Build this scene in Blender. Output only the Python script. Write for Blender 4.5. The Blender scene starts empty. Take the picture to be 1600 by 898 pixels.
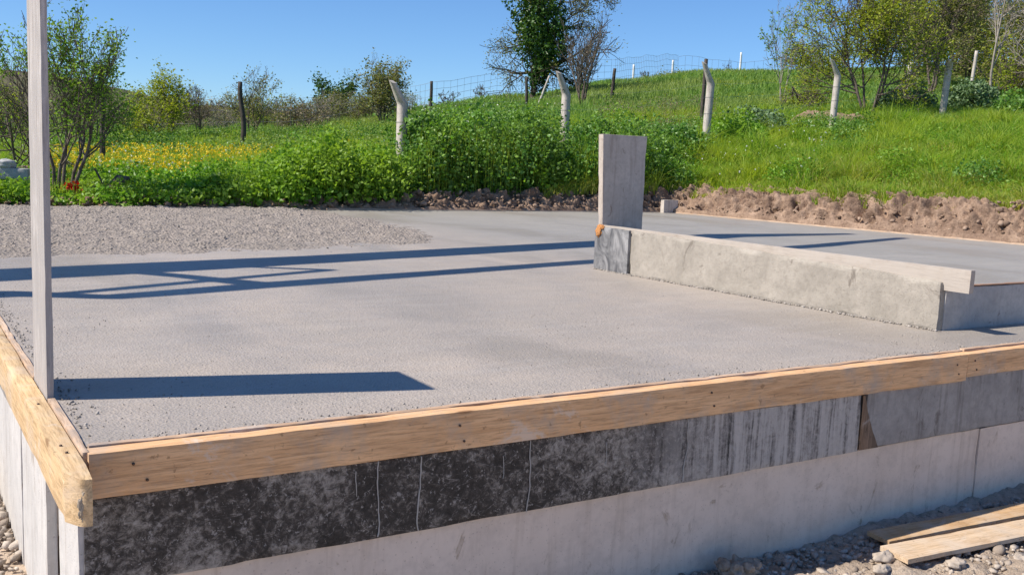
import bpy, math, random
import numpy as np
from mathutils import Matrix, Vector

# ------------------------------------------------------------------ camera
scene = bpy.context.scene
C = scene.collection
V1 = np.array([3300., 350.]); V2 = np.array([-190., 205.]); PC = np.array([800., 449.])
FPX = math.sqrt(-np.dot(V1 - PC, V2 - PC)); EYE = 0.92
_X = np.array([V1[0]-PC[0], -(V1[1]-PC[1]), -FPX]); _X /= np.linalg.norm(_X)
_Y = np.array([V2[0]-PC[0], -(V2[1]-PC[1]), -FPX]); _Y /= np.linalg.norm(_Y)
RW = np.array([_X, _Y, np.cross(_X, _Y)])
cam_d = bpy.data.cameras.new('camera'); cam = bpy.data.objects.new('camera', cam_d); C.objects.link(cam)
cam_d.sensor_width = 36; cam_d.lens = 36*FPX/1600; cam_d.clip_start = .05; cam_d.clip_end = 3000
cam.matrix_world = Matrix([list(RW[0])+[0], list(RW[1])+[0], list(RW[2])+[EYE], [0, 0, 0, 1]])
scene.camera = cam

# ------------------------------------------------------------------ light
SUN_EL = math.radians(47); SUN_AZ = math.atan2(-.963, .27)      # azimuth from +Y towards +X
w = bpy.data.worlds.new('World'); scene.world = w; w.use_nodes = True
nt = w.node_tree; bg = nt.nodes['Background']
sky = nt.nodes.new('ShaderNodeTexSky'); sky.sky_type = 'NISHITA'; sky.sun_disc = False
sky.sun_elevation = SUN_EL; sky.sun_rotation = SUN_AZ; sky.altitude = 1200
sky.air_density = 1.0; sky.dust_density = .0; sky.ozone_density = 6.0
sat = nt.nodes.new('ShaderNodeMix'); sat.data_type = 'RGBA'; sat.blend_type = 'MULTIPLY'; sat.inputs[0].default_value = 1; sat.inputs[7].default_value = (.80, .98, 1.16, 1)
nt.links.new(sky.outputs[0], sat.inputs[6]); nt.links.new(sat.outputs[2], bg.inputs[0]); bg.inputs[1].default_value = .092
sd = bpy.data.lights.new('sun', 'SUN'); sun = bpy.data.objects.new('sun', sd); C.objects.link(sun)
sd.energy = 5.0; sd.angle = math.radians(.53); sd.color = (1, .93, .83)
sv = Vector((math.sin(SUN_AZ)*math.cos(SUN_EL), math.cos(SUN_AZ)*math.cos(SUN_EL), math.sin(SUN_EL)))
sun.rotation_euler = sv.to_track_quat('Z', 'Y').to_euler(); sun.location = (-20, 5, 30)
scene.view_settings.view_transform = 'Standard'; scene.view_settings.look = 'None'
scene.view_settings.exposure = 0.42; scene.view_settings.gamma = 1
scene.render.engine = 'CYCLES'
scene.cycles.max_bounces = 6; scene.cycles.transparent_max_bounces = 8

# ------------------------------------------------------------------ pixel -> place
def ray(px, py):
    return RW @ np.array([px-PC[0], -(py-PC[1]), -FPX])
def hory(px): return 205+(px+190)*.041547
def at(px, r, py=None):
    """point at horizontal distance r in the direction of a column of the photograph"""
    d = ray(px, hory(px) if py is None else py); h = math.hypot(d[0], d[1])
    return np.array([d[0]/h*r, d[1]/h*r, EYE+d[2]/h*r])
def phi(px):
    d = ray(px, hory(px)); return math.atan2(d[0], d[1])

# ------------------------------------------------------------------ noise
def _h(ix, iy, iz, s):
    n = (ix.astype(np.int64)*374761393 + iy.astype(np.int64)*668265263 + iz.astype(np.int64)*2147483647 + s*974711) & 0xffffffff
    n = ((n ^ (n >> 13))*1274126177) & 0xffffffff
    n = ((n ^ (n >> 16))*2246822519) & 0xffffffff
    return ((n ^ (n >> 15)) & 0xffffff)/float(0xffffff)
def vnoise(p, s=0):
    i = np.floor(p).astype(np.int64); f = p-i; f = f*f*(3-2*f); r = 0
    for a in (0, 1):
        for b in (0, 1):
            for c in (0, 1):
                wt = (f[:, 0] if a else 1-f[:, 0])*(f[:, 1] if b else 1-f[:, 1])*(f[:, 2] if c else 1-f[:, 2])
                r = r + wt*_h(i[:, 0]+a, i[:, 1]+b, i[:, 2]+c, s)
    return r*2-1
def fbm(p, o=4, s=0):
    p = np.asarray(p, float); r = 0; a = 1; t = 0
    for k in range(o):
        r = r + a*vnoise(p*2**k+k*17.3, s+k); t += a; a *= .5
    return r/t
def worley(p, s=0):
    i = np.floor(p).astype(np.int64); best = np.full(len(p), 9.)
    for a in (-1, 0, 1):
        for b in (-1, 0, 1):
            for c in (-1, 0, 1):
                q = i+np.array([a, b, c])
                o = np.stack([_h(q[:, 0], q[:, 1], q[:, 2], s+k) for k in (1, 2, 3)], 1)
                best = np.minimum(best, np.linalg.norm(q+o-p, axis=1))
    return best
def P3(x, y, z=0.):
    x, y, z = np.broadcast_arrays(np.asarray(x, float), np.asarray(y, float), np.asarray(z, float))
    return np.stack([x.ravel(), y.ravel(), z.ravel()], 1)
def sstep(a, b, x):
    t = np.clip((x-a)/(b-a), 0, 1); return t*t*(3-2*t)

# ------------------------------------------------------------------ mesh building
class MB:
    def __init__(s): s.v = []; s.f = []; s.n = 0
    def add(s, v, f):
        v = np.asarray(v, float).reshape(-1, 3); f = np.asarray(f, int)
        s.v.append(v); s.f.append(f+s.n); s.n += len(v); return s
    def grid(s, P):
        """P: (n,m,3) array of points"""
        n, m = P.shape[:2]; a = np.arange(n*m).reshape(n, m)
        q = np.stack([a[:-1, :-1], a[1:, :-1], a[1:, 1:], a[:-1, 1:]], -1).reshape(-1, 4)
        return s.add(P.reshape(-1, 3), q)
    def box(s, a, b):
        x0, y0, z0 = a; x1, y1, z1 = b
        v = [(x, y, z) for z in (z0, z1) for (x, y) in ((x0, y0), (x1, y0), (x1, y1), (x0, y1))]
        return s.add(v, [(3, 2, 1, 0), (4, 5, 6, 7), (0, 1, 5, 4), (1, 2, 6, 5), (2, 3, 7, 6), (3, 0, 4, 7)])
    def tube(s, pts, rad, k=6, cap=True):
        pts = np.asarray(pts, float); rad = np.broadcast_to(rad, (len(pts),))
        t = np.gradient(pts, axis=0); t /= np.linalg.norm(t, axis=1)[:, None]+1e-9
        ref = np.array([1., 0, 0]) if abs(t[0][0]) < .8 else np.array([0, 1., 0])
        u = np.cross(t, ref); u /= np.linalg.norm(u, axis=1)[:, None]+1e-9; v = np.cross(t, u)
        a = np.arange(k)*2*math.pi/k
        R = pts[:, None]+rad[:, None, None]*(np.cos(a)[None, :, None]*u[:, None]+np.sin(a)[None, :, None]*v[:, None])
        n = len(pts); idx = np.arange(n*k).reshape(n, k); nx = np.roll(idx, -1, 1)
        s.add(R.reshape(-1, 3), np.stack([idx[:-1], nx[:-1], nx[1:], idx[1:]], -1).reshape(-1, 4))
        if cap:
            b = s.n-n*k
            if k == 4: s.f.append(np.array([[b+(n-1)*k+j for j in range(4)], [b+j for j in (3, 2, 1, 0)]]))
            else:
                c = s.n; s.v.append(pts[-1:]); s.n += 1
                s.f.append(np.array([[b+(n-1)*k+j, b+(n-1)*k+(j+1) % k, c] for j in range(k)]))
        return s
    def build(s, name, m, parent=None, smooth=False, loc=None):
        me = bpy.data.meshes.new(name); V = np.concatenate(s.v) if s.v else np.zeros((0, 3))
        if loc is not None: V = V-np.asarray(loc, float)
        me.vertices.add(len(V)); me.vertices.foreach_set('co', V.astype(np.float32).ravel())
        li = np.concatenate([f.ravel() for f in s.f]).astype(np.int32)
        sz = np.concatenate([np.full(len(f), f.shape[1]) for f in s.f]).astype(np.int32)
        st = np.concatenate([[0], np.cumsum(sz)[:-1]]).astype(np.int32)
        me.loops.add(len(li)); me.loops.foreach_set('vertex_index', li)
        me.polygons.add(len(sz)); me.polygons.foreach_set('loop_start', st); me.polygons.foreach_set('loop_total', sz)
        me.update(calc_edges=True); me.validate()
        if smooth: me.polygons.foreach_set('use_smooth', np.ones(len(sz), bool))
        me.materials.append(m); o = bpy.data.objects.new(name, me); C.objects.link(o)
        if parent: o.parent = parent
        if loc is not None: o.location = loc
        return o
def tag(o, label=None, cat=None, group=None, kind=None):
    if label: o['label'] = label
    if cat: o['category'] = cat
    if group: o['group'] = group
    if kind: o['kind'] = kind
    return o
def empty(name, loc=(0, 0, 0), rz=0):
    o = bpy.data.objects.new(name, None); C.objects.link(o); o.location = loc; o.rotation_euler = (0, 0, rz)
    o.empty_display_size = .1; return o
def copy_tree(o, parent=None):
    c = o.copy(); C.objects.link(c)
    if parent: c.parent = parent
    for ch in [x for x in C.objects if x.parent == o]: copy_tree(ch, c)
    return c
rng = np.random.default_rng(7)

def rough_box(a, b, step=.04, amp=.002, seed=0, chip=.0, fq=9.):
    """a subdivided box whose faces waver and whose edges are worn"""
    a = np.array(a, float); b = np.array(b, float); L = b-a
    n = np.maximum(1, np.minimum(400, np.round(L/step).astype(int)))
    mb = MB()
    for ax in range(3):
        i, j = [k for k in range(3) if k != ax]
        for side in (0, 1):
            u = np.linspace(0, 1, n[i]+1); v = np.linspace(0, 1, n[j]+1)
            U, Vv = np.meshgrid(u, v, indexing='ij'); P = np.zeros(U.shape+(3,))
            P[..., i] = a[i]+U*L[i]; P[..., j] = a[j]+Vv*L[j]; P[..., ax] = (a, b)[side][ax]
            if (side == 0) ^ (ax == 1): P = P[:, ::-1]
            mb.grid(P)
    V = np.concatenate(mb.v); ctr = (a+b)/2
    near = ((np.abs(V-a) < 1e-6) | (np.abs(V-b) < 1e-6)).sum(1)
    D = np.stack([fbm(V*fq*np.array([1, 1, 1.]), 3, seed+k*9) for k in range(3)], 1)*amp
    if chip:
        e = near >= 2; c = np.clip(fbm(V*7, 3, seed+77)+.05, 0, 1)*chip
        D[e] += np.sign(ctr-V)[e]*c[e][:, None]+np.sign(ctr-V)[e]*.0015
    V = V+D; out = MB(); k = 0
    for f, v in zip(mb.f, mb.v): out.f.append(f)
    out.v = [V]; out.n = len(V); return out

# ------------------------------------------------------------------ materials
class NT:
    def __init__(s, name, rough=.8, spec=.3):
        s.m = bpy.data.materials.new(name); s.m.use_nodes = True; s.t = s.m.node_tree; s.N = s.t.nodes
        s.b = s.N['Principled BSDF']; s.b.inputs['Roughness'].default_value = rough
        s.b.inputs['Specular IOR Level'].default_value = spec
        s.co = s.N.new('ShaderNodeTexCoord'); s.geo = s.N.new('ShaderNodeNewGeometry')
        s.P = s.co.outputs['Object']
    def ln(s, a, b): s.t.links.new(a, b)
    def map(s, sc, src=None, loc=(0, 0, 0)):
        n = s.N.new('ShaderNodeMapping'); n.inputs['Scale'].default_value = sc; n.inputs['Location'].default_value = loc
        s.ln(src or s.P, n.inputs[0]); return n.outputs[0]
    def noise(s, scale=5, det=5, rough=.55, vec=None, dist=0):
        n = s.N.new('ShaderNodeTexNoise'); n.inputs['Scale'].default_value = scale; n.inputs['Detail'].default_value = det
        n.inputs['Roughness'].default_value = rough; n.inputs['Distortion'].default_value = dist
        s.ln(vec or s.P, n.inputs['Vector']); return n.outputs['Fac']
    def vor(s, scale=5, feat='F1', vec=None, out='Distance', rnd=1):
        n = s.N.new('ShaderNodeTexVoronoi'); n.feature = feat; n.inputs['Scale'].default_value = scale
        n.inputs['Randomness'].default_value = rnd
        s.ln(vec or s.P, n.inputs['Vector']); return n.outputs[out]
    def ramp(s, fac, st, interp='LINEAR'):
        n = s.N.new('ShaderNodeValToRGB'); n.color_ramp.interpolation = interp; e = n.color_ramp.elements
        while len(e) < len(st): e.new(.5)
        for q, (p, c) in zip(e, st):
            q.position = p; q.color = (c, c, c, 1) if isinstance(c, (int, float)) else (*c, 1)
        s.ln(fac, n.inputs[0]); return n.outputs[0]
    def mix(s, fac, a, b, mode='MIX'):
        n = s.N.new('ShaderNodeMix'); n.data_type = 'RGBA'; n.blend_type = mode
        for v, i in ((fac, 0), (a, 6), (b, 7)):
            if isinstance(v, (int, float)): n.inputs[i].default_value = v if i == 0 else (v, v, v, 1)
            elif isinstance(v, tuple): n.inputs[i].default_value = (*v, 1)
            else: s.ln(v, n.inputs[i])
        return n.outputs[2]
    def math(s, op, a, b=0., c=0.):
        n = s.N.new('ShaderNodeMath'); n.operation = op
        for i, v in enumerate((a, b, c)):
            if isinstance(v, (int, float)): n.inputs[i].default_value = v
            else: s.ln(v, n.inputs[i])
        return n.outputs[0]
    def sep(s, src=None):
        n = s.N.new('ShaderNodeSeparateXYZ'); s.ln(src or s.P, n.inputs[0]); return n.outputs
    def bump(s, h, dist=.01, st=1., chain=None):
        n = s.N.new('ShaderNodeBump'); n.inputs['Distance'].default_value = dist; n.inputs['Strength'].default_value = st
        s.ln(h, n.inputs['Height'])
        if chain: s.ln(chain, n.inputs['Normal'])
        s.ln(n.outputs[0], s.b.inputs['Normal']); return n.outputs[0]
    def col(s, c):
        if isinstance(c, tuple): s.b.inputs['Base Color'].default_value = (*c, 1)
        else: s.ln(c, s.b.inputs['Base Color'])
    def rgh(s, c): s.ln(c, s.b.inputs['Roughness'])

def wood(name, axis, light, dark, grey=.0, greycol=(.30, .27, .25), knots=True, stain=True, rough=.75):
    n = NT(name, rough, .25)
    sc = [14, 14, 14]; sc[axis] = .9; sk = [5, 5, 5]; sk[axis] = 1.6
    g = n.noise(3, 6, .6, n.map(tuple(sc)), .6)
    fine = n.noise(9, 6, .7, n.map(tuple(sc)), .4)
    c = n.ramp(g, [(.32, dark), (.5, tuple((a+b)/2 for a, b in zip(light, dark))), (.68, light)])
    c = n.mix(n.ramp(fine, [(.38, .6), (.52, 0)]), c, tuple(x*.55 for x in dark))
    if knots:
        k = n.vor(1.5, vec=n.map(tuple(sk)))
        c = n.mix(n.ramp(k, [(.03, .9), (.075, .75), (.11, 0)]), c, (dark[0]*.35, dark[1]*.28, dark[2]*.25))
        c = n.mix(n.ramp(k, [(.1, .35), (.25, 0)]), c, tuple(x*.75 for x in dark))
    if grey:
        gn = n.noise(4.5, 5, .65)
        c = n.mix(n.ramp(gn, [(.55-grey*.4, 0), (.75-grey*.3, .85)]), c, greycol)
    if stain:
        sn = n.noise(2.3, 6, .7, None, .5)
        c = n.mix(n.ramp(sn, [(.56, 0), (.70, .5)]), c, (.40, .35, .30))
        c = n.mix(n.ramp(n.noise(1.6, 7, .75, n.map((1.7, 1.7, 1.7), None, (5, 3, 1)), .8), [(.58, 0), (.66, .5)]), c, (.66, .60, .53))
        c = n.mix(n.ramp(n.noise(30, 3, .6), [(.66, 0), (.72, .6)]), c, tuple(x*.4 for x in dark))
    n.col(c); n.bump(n.math('ADD', g, n.math('MULTIPLY', fine, .6)), .0035, .6)
    return n.m

def concrete(name, c0, c1, dirt=(.2, .16, .12), spots=.5, streak=0., sc=1., rough=.85, bump=.004, pits=True):
    n = NT(name, rough, .25)
    a = n.noise(2.2*sc, 8, .62, None, .3); b = n.noise(14*sc, 6, .7)
    c = n.mix(n.ramp(a, [(.3, 0), (.7, 1)]), c0, c1)
    c = n.mix(n.ramp(b, [(.35, .35), (.55, 0)]), c, tuple(x*.72 for x in c0))
    if streak:
        s = n.noise(6, 5, .65, n.map((3, 3, .22)), .2)
        c = n.mix(n.math('MULTIPLY', n.ramp(s, [(.52, 0), (.7, 1)]), streak), c, dirt)
    s = n.noise(5.5*sc, 7, .7, n.map((1, 1, .6)), .8)
    c = n.mix(n.math('MULTIPLY', n.ramp(s, [(.6, 0), (.68, 1)]), spots), c, dirt)
    h = n.math('ADD', n.math('MULTIPLY', b, .6), a)
    if pits:
        v = n.vor(55*sc); p = n.ramp(v, [(.1, 0), (.22, 1)])
        h = n.math('ADD', h, n.math('MULTIPLY', p, .35))
        c = n.mix(n.math('MULTIPLY', n.ramp(v, [(.08, 1), (.16, 0)]), .45), c, tuple(x*.5 for x in c0))
    n.col(c); n.bump(h, bump, .8); return n.m

def leafmat(name, cols, trans=.35, patch=None, rough=.55, pscale=.5):
    n = NT(name, rough, .35)
    r = n.geo.outputs['Random Per Island']
    c = n.ramp(r, [(i/(len(cols)-1), q) for i, q in enumerate(cols)])
    if patch:
        pn = n.noise(pscale, 3, .5, n.geo.outputs['Position'])
        c = n.mix(n.ramp(pn, [(.42, 0), (.62, .8)]), c, patch)
    n.col(c)
    tr = n.N.new('ShaderNodeBsdfTranslucent'); mx = n.N.new('ShaderNodeMixShader'); mx.inputs[0].default_value = trans
    cc = n.mix(1., c, (1., 1., .45), 'MULTIPLY'); n.ln(cc, tr.inputs[0])
    out = n.N['Material Output']; n.ln(n.b.outputs[0], mx.inputs[1]); n.ln(tr.outputs[0], mx.inputs[2]); n.ln(mx.outputs[0], out.inputs[0])
    return n.m

def barkmat(name, c0, c1, sc=18):
    n = NT(name, .9, .15); a = n.noise(sc, 5, .65, n.map((1, 1, .3)))
    n.col(n.ramp(a, [(.35, c0), (.65, c1)])); n.bump(a, .02, .8); return n.m

M = {}
# slab: freshly floated, damp, with aggregate showing through the paste
def slabmat():
    n = NT('wet_concrete', .5, .5); P = n.P; xyz = n.sep()
    big = n.noise(.45, 5, .6, None, .4); mid = n.noise(3.2, 6, .65); fine = n.noise(70, 4, .7)
    v = n.vor(95, vec=P); v2 = n.vor(38, vec=P)
    c = n.mix(n.ramp(big, [(.35, 0), (.65, 1)]), (.41, .35, .295), (.35, .305, .262))
    c = n.mix(n.ramp(mid, [(.35, .3), (.6, 0)]), c, (.25, .235, .22))
    far = n.ramp(n.math('ADD', xyz[0], n.math('MULTIPLY', n.noise(.6, 3), 1.2)), [(0, 0), (1, 1)])
    r = n.N.new('ShaderNodeMapRange'); n.ln(n.math('ADD', xyz[0], n.math('MULTIPLY', mid, .8)), r.inputs[0])
    r.inputs[1].default_value = 5.4; r.inputs[2].default_value = 7.0
    c = n.mix(r.outputs[0], c, (.31, .29, .262))
    dp = n.noise(.8, 5, .6, n.map((1, .5, 1), None, (3.1, 1.7, 0)), .6); c = n.mix(n.ramp(dp, [(.5, 0), (.62, .5)]), c, (.285, .245, .20))
    tr_ = n.noise(3, 3, .5, n.map((.35, 2.2, 1)), 1.2); c = n.mix(n.ramp(tr_, [(.35, .22), (.5, 0)]), c, (.44, .40, .36))
    c = n.mix(n.ramp(fine, [(.33, .5), (.43, 0)]), c, (.17, .15, .13))
    c = n.mix(n.ramp(fine, [(.6, 0), (.72, .4)]), c, (.48, .44, .40))
    c = n.mix(n.ramp(v2, [(.05, .6), (.12, 0)]), c, (.14, .125, .11))
    n.col(c)
    n.rgh(n.ramp(dp, [(.35, .60), (.65, .36)]))
    h = n.math('ADD', n.math('MULTIPLY', fine, 1.), n.math('MULTIPLY', v, .8)); h = n.math('ADD', h, n.math('MULTIPLY', v2, .5))
    b1 = n.bump(h, .004, .8)
    n.bump(n.noise(5, 3), .006, .35, b1)
    return n.m
M['slab'] = slabmat()
def roughslab():
    n = NT('rough_concrete', .75, .35); mid = n.noise(4, 6, .7); fine = n.noise(45, 5, .7); v = n.vor(30)
    c = n.mix(n.ramp(mid, [(.35, 0), (.65, 1)]), (.36, .305, .26), (.29, .25, .215))
    c = n.mix(n.ramp(fine, [(.33, .7), (.48, 0)]), c, (.12, .105, .09))
    c = n.mix(n.ramp(fine, [(.58, 0), (.7, .6)]), c, (.50, .46, .42))
    n.col(c); n.bump(n.math('ADD', fine, n.math('MULTIPLY', v, 1.)), .02, 1.); return n.m
M['rough'] = roughslab()
M['plank_x'] = wood('planed_pine_wood', 0, (.84, .525, .285), (.62, .355, .175), 0.1, (.45, .36, .28))
M['plank_y'] = wood('new_pine_wood', 1, (.72, .52, .30), (.54, .36, .19), .12, (.60, .48, .36))
M['strip_x'] = wood('pale_strip_wood', 0, (.68, .48, .34), (.46, .30, .19), .1)
M['strip_y'] = wood('pale_edge_wood', 1, (.68, .50, .36), (.48, .33, .22), .1)
M['post'] = wood('weathered_board_wood', 2, (.62, .58, .55), (.30, .265, .245), .5, (.36, .335, .32), stain=False)
M['board'] = wood('loose_board_wood', 0, (.58, .38, .2), (.42, .25, .12), .35, (.55, .43, .31))
M['board2'] = wood('sawn_board_wood', 0, (.66, .50, .34), (.50, .35, .22), .3, (.60, .50, .4))
M['deadwood'] = wood('dead_post_wood', 2, (.10, .08, .065), (.04, .032, .027), .1, (.14, .12, .10), knots=False, stain=False)
M['conc_light'] = concrete('pale_wall_concrete', (.66, .545, .45), (.76, .64, .54), (.32, .23, .15), .8, .28)
M['conc_left'] = concrete('lime_white_boards', (.50, .48, .46), (.64, .61, .58), (.34, .28, .23), .8, .4)
M['conc_beam'] = concrete('cast_beam_concrete', (.29, .26, .22), (.42, .375, .32), (.17, .145, .12), .8, 0, 1.6, bump=.010)
M['conc_col'] = concrete('grey_shutter_panel', (.44, .375, .32), (.58, .50, .43), (.26, .20, .16), .9, .5, 2.0)
M['conc_post'] = concrete('fence_post_concrete', (.44, .385, .34), (.62, .56, .50), (.20, .16, .13), .9, .5, 2)
M['conc_ret'] = concrete('return_panel_concrete', (.36, .345, .33), (.52, .49, .46), (.16, .14, .125), .9, .2, 1.8)
M['conc_grey2'] = concrete('grey_board_concrete', (.25, .235, .22), (.40, .375, .35), (.15, .13, .115), .8, .7, 2.2)
M['lime'] = concrete('lime_crust', (.36, .34, .31), (.5, .47, .43), spots=.2, pits=False)
M['foam'] = concrete('orange_foam', (.42, .17, .05), (.6, .3, .12), (.2, .08, .03), .6, 0, 8)
def blackpanel():
    n = NT('black_stained_panel', .7, .3); x = n.sep()[0]
    a = n.noise(4.5, 12, .78, None, .25); b = n.noise(34, 9, .78, None, .6); st = n.noise(8, 5, .65, n.map((4, 4, .25)))
    m = n.math('ADD', n.math('MULTIPLY', a, .36), n.math('MULTIPLY', b, .36)); m = n.math('ADD', m, n.math('MULTIPLY', n.noise(1.9, 3, .5), .28))
    c = n.ramp(m, [(.42, (.028, .024, .020)), (.485, (.06, .051, .044)), (.515, (.16, .14, .12)), (.555, (.31, .28, .245)), (.62, (.50, .46, .41))])
    # paler, streaked right part (object X)
    r = n.N.new('ShaderNodeMapRange'); r.inputs[1].default_value = 2.65; r.inputs[2].default_value = 3.3
    n.ln(n.math('ADD', x, n.math('MULTIPLY', a, .3)), r.inputs[0])
    c2 = n.ramp(n.math('ADD', n.math('MULTIPLY', st, .68), n.math('MULTIPLY', b, .34)),
                [(.37, (.04, .037, .034)), (.44, (.22, .20, .185)), (.52, (.42, .39, .36)), (.66, (.54, .50, .46))])
    c = n.mix(r.outputs[0], c, c2)
    v = n.vor(9, 'DISTANCE_TO_EDGE', n.mix(.12, n.P, n.N.new('ShaderNodeTexNoise').outputs[1]))
    c = n.mix(n.math('MULTIPLY', n.ramp(v, [(.0, .6), (.014, 0)]), n.ramp(b, [(.45, 0), (.55, 1)])), c, (.4, .37, .34))
    c = n.mix(n.ramp(n.noise(60, 4, .6), [(.62, 0), (.66, .7)]), c, (.38, .35, .32))
    n.col(c); n.bump(b, .006, .8); return n.m
M['black'] = blackpanel()
def darkend():
    n = NT('dark_end_board', .65, .35); a = n.noise(6, 8, .7, n.map((1, 1, .5)), 1.5)
    n.col(n.ramp(a, [(.38, (.09, .09, .095)), (.52, (.22, .215, .215)), (.66, (.38, .37, .365))])); n.bump(a, .004); return n.m
M['darkend'] = darkend()
def soilmat(name='turned_soil', c0=(.17, .11, .078), c1=(.43, .30, .215), s=1.):
    n = NT(name, .95, .1); a = n.noise(3*s, 7, .65); b = n.noise(28*s, 6, .7)
    c = n.mix(n.ramp(a, [(.32, 0), (.66, 1)]), c0, c1)
    c = n.mix(n.ramp(b, [(.32, .6), (.5, 0)]), c, tuple(x*.5 for x in c0))
    c = n.mix(n.ramp(b, [(.6, 0), (.7, .5)]), c, tuple(min(1, x*1.35) for x in c1))
    n.col(c); n.bump(n.math('ADD', a, b), .03*s**-1, 1.); return n.m
M['soil'] = soilmat()
M['rubble'] = soilmat('rubble_dirt', (.36, .28, .21), (.60, .49, .39))
def groundmat():
    n = NT('meadow_soil', .95, .1); P = n.geo.outputs['Position']
    a = n.noise(.35, 5, .6, P); b = n.noise(4, 6, .7, P); z = n.sep(P)[2]; y = n.sep(P)[1]
    c = n.mix(n.ramp(a, [(.4, 0), (.6, 1)]), (.055, .12, .018), (.09, .17, .022))
    c = n.mix(n.ramp(b, [(.35, .6), (.5, 0)]), c, (.03, .04, .015))
    r = n.N.new('ShaderNodeMapRange'); r.inputs[1].default_value = -.05; r.inputs[2].default_value = -.35; n.ln(z, r.inputs[0])
    d = n.mix(n.ramp(b, [(.35, 0), (.65, 1)]), (.36, .28, .21), (.60, .49, .39))
    c = n.mix(r.outputs[0], c, d)
    n.col(c); n.bump(b, .05, 1.); return n.m
M['ground'] = groundmat()
def rockmat(name, c0, c1):
    n = NT(name, .9, .2); a = n.noise(20, 6, .7); r = n.geo.outputs['Random Per Island']
    c = n.mix(n.ramp(r, [(0, 0), (1, 1)]), c0, c1); c = n.mix(n.ramp(a, [(.3, .5), (.6, 0)]), c, tuple(x*.55 for x in c0))
    n.col(c); n.bump(a, .008, 1.); return n.m
M['gravel'] = rockmat('broken_stone', (.27, .215, .17), (.62, .54, .46))
M['clod'] = rockmat('soil_clod', (.18, .12, .085), (.42, .30, .22))
M['crumb'] = rockmat('mortar_crumb', (.28, .25, .22), (.52, .47, .42))
M['stonegrey'] = rockmat('grey_rubble_stone', (.33, .33, .33), (.5, .5, .49))
M['wire'] = NT('galvanised_wire', .5, .5); M['wire'].col((.20, .21, .22)); M['wire'] = M['wire'].m
M['nail'] = NT('rusty_nail', .6, .5); M['nail'].col((.09, .05, .03)); M['nail'] = M['nail'].m
M['whitepost'] = concrete('white_painted_post', (.7, .7, .7), (.8, .8, .78), spots=.2)
M['shadow_caster'] = NT('shadow_caster_grey', .5, .5); M['shadow_caster'].col((.35, .36, .36)); M['shadow_caster'] = M['shadow_caster'].m  # plain grey for the added shadow-casting bars over the slab
def hillmat():
    n = NT('wooded_hillside', .95, .05); P = n.geo.outputs['Position']; a = n.noise(.02, 6, .65, P); b = n.noise(.16, 5, .7, P)
    c = n.mix(n.ramp(a, [(.4, 0), (.6, 1)]), (.15, .13, .085), (.10, .125, .05))
    c = n.mix(n.ramp(b, [(.4, .6), (.56, 0)]), c, (.07, .06, .045)); n.col(c); n.bump(b, 3., 1.); return n.m
M['hill'] = hillmat()
# foliage
M['grass'] = leafmat('meadow_grass_blade', [(.09, .22, .02), (.20, .38, .03), (.32, .50, .045), (.50, .60, .13)], .55, (.42, .52, .05), pscale=.75)
M['grass_dry'] = leafmat('yellowing_grass_blade', [(.34, .42, .05), (.48, .48, .08), (.24, .38, .035), (.62, .54, .25)], .5)
M['grass_far'] = leafmat('hill_grass_blade', [(.11, .23, .04), (.20, .35, .06), (.32, .46, .12)], .5, (.34, .40, .12), pscale=.12)
M['weed'] = leafmat('nettle_leaf', [(.05, .14, .02), (.09, .22, .03), (.14, .31, .045), (.30, .46, .16)], .4, (.20, .34, .05), rough=.38, pscale=1.1)
M['weed_bright'] = leafmat('bright_weed_leaf', [(.08, .21, .015), (.15, .34, .025), (.22, .44, .04), (.36, .54, .10)], .5, (.30, .45, .05), pscale=.9, rough=.45)
M['mallow'] = leafmat('grey_green_leaf', [(.09, .17, .06), (.15, .24, .10), (.22, .32, .16), (.07, .13, .045)], .25, rough=.5)
M['leaf_fresh'] = leafmat('fresh_spring_leaf', [(.14, .27, .025), (.21, .36, .04), (.30, .44, .07)], .5)
M['leaf_yellow'] = leafmat('yellow_green_leaf', [(.30, .36, .03), (.42, .46, .05), (.22, .3, .03)], .5)
M['leaf_olive'] = leafmat('olive_bud_leaf', [(.22, .21, .07), (.28, .29, .09), (.18, .23, .06), (.32, .26, .13)], .4)
M['leaf_dark'] = leafmat('ivy_leaf', [(.03, .08, .015), (.06, .13, .02), (.10, .19, .035)], .25, rough=.4)
M['leaf_brown'] = leafmat('brown_bud', [(.24, .18, .11), (.32, .26, .16), (.2, .2, .09)], .3)
M['yellow'] = leafmat('yellow_petal', [(.8, .6, .01), (.85, .68, .03), (.8, .48, .01)], .3)
M['white'] = leafmat('white_petal', [(.6, .62, .55), (.8, .8, .75)], .3)
M['red'] = leafmat('red_petal', [(.5, .008, .006), (.65, .02, .01)], .3)
M['bark'] = barkmat('brown_bark', (.085, .065, .05), (.20, .165, .135))
M['bark_pale'] = barkmat('pale_bark', (.24, .2, .165), (.42, .37, .32))
M['bark_dark'] = barkmat('dark_bark', (.04, .032, .026), (.11, .09, .075))

# ------------------------------------------------------------------ the land
# slab footprint and the ground round it
SX0, SY0 = .505, 3.188
def sxr(y): return 14.235-(y-3.188)*.1155            # right edge of the slab
SYB = 14.82
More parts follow.
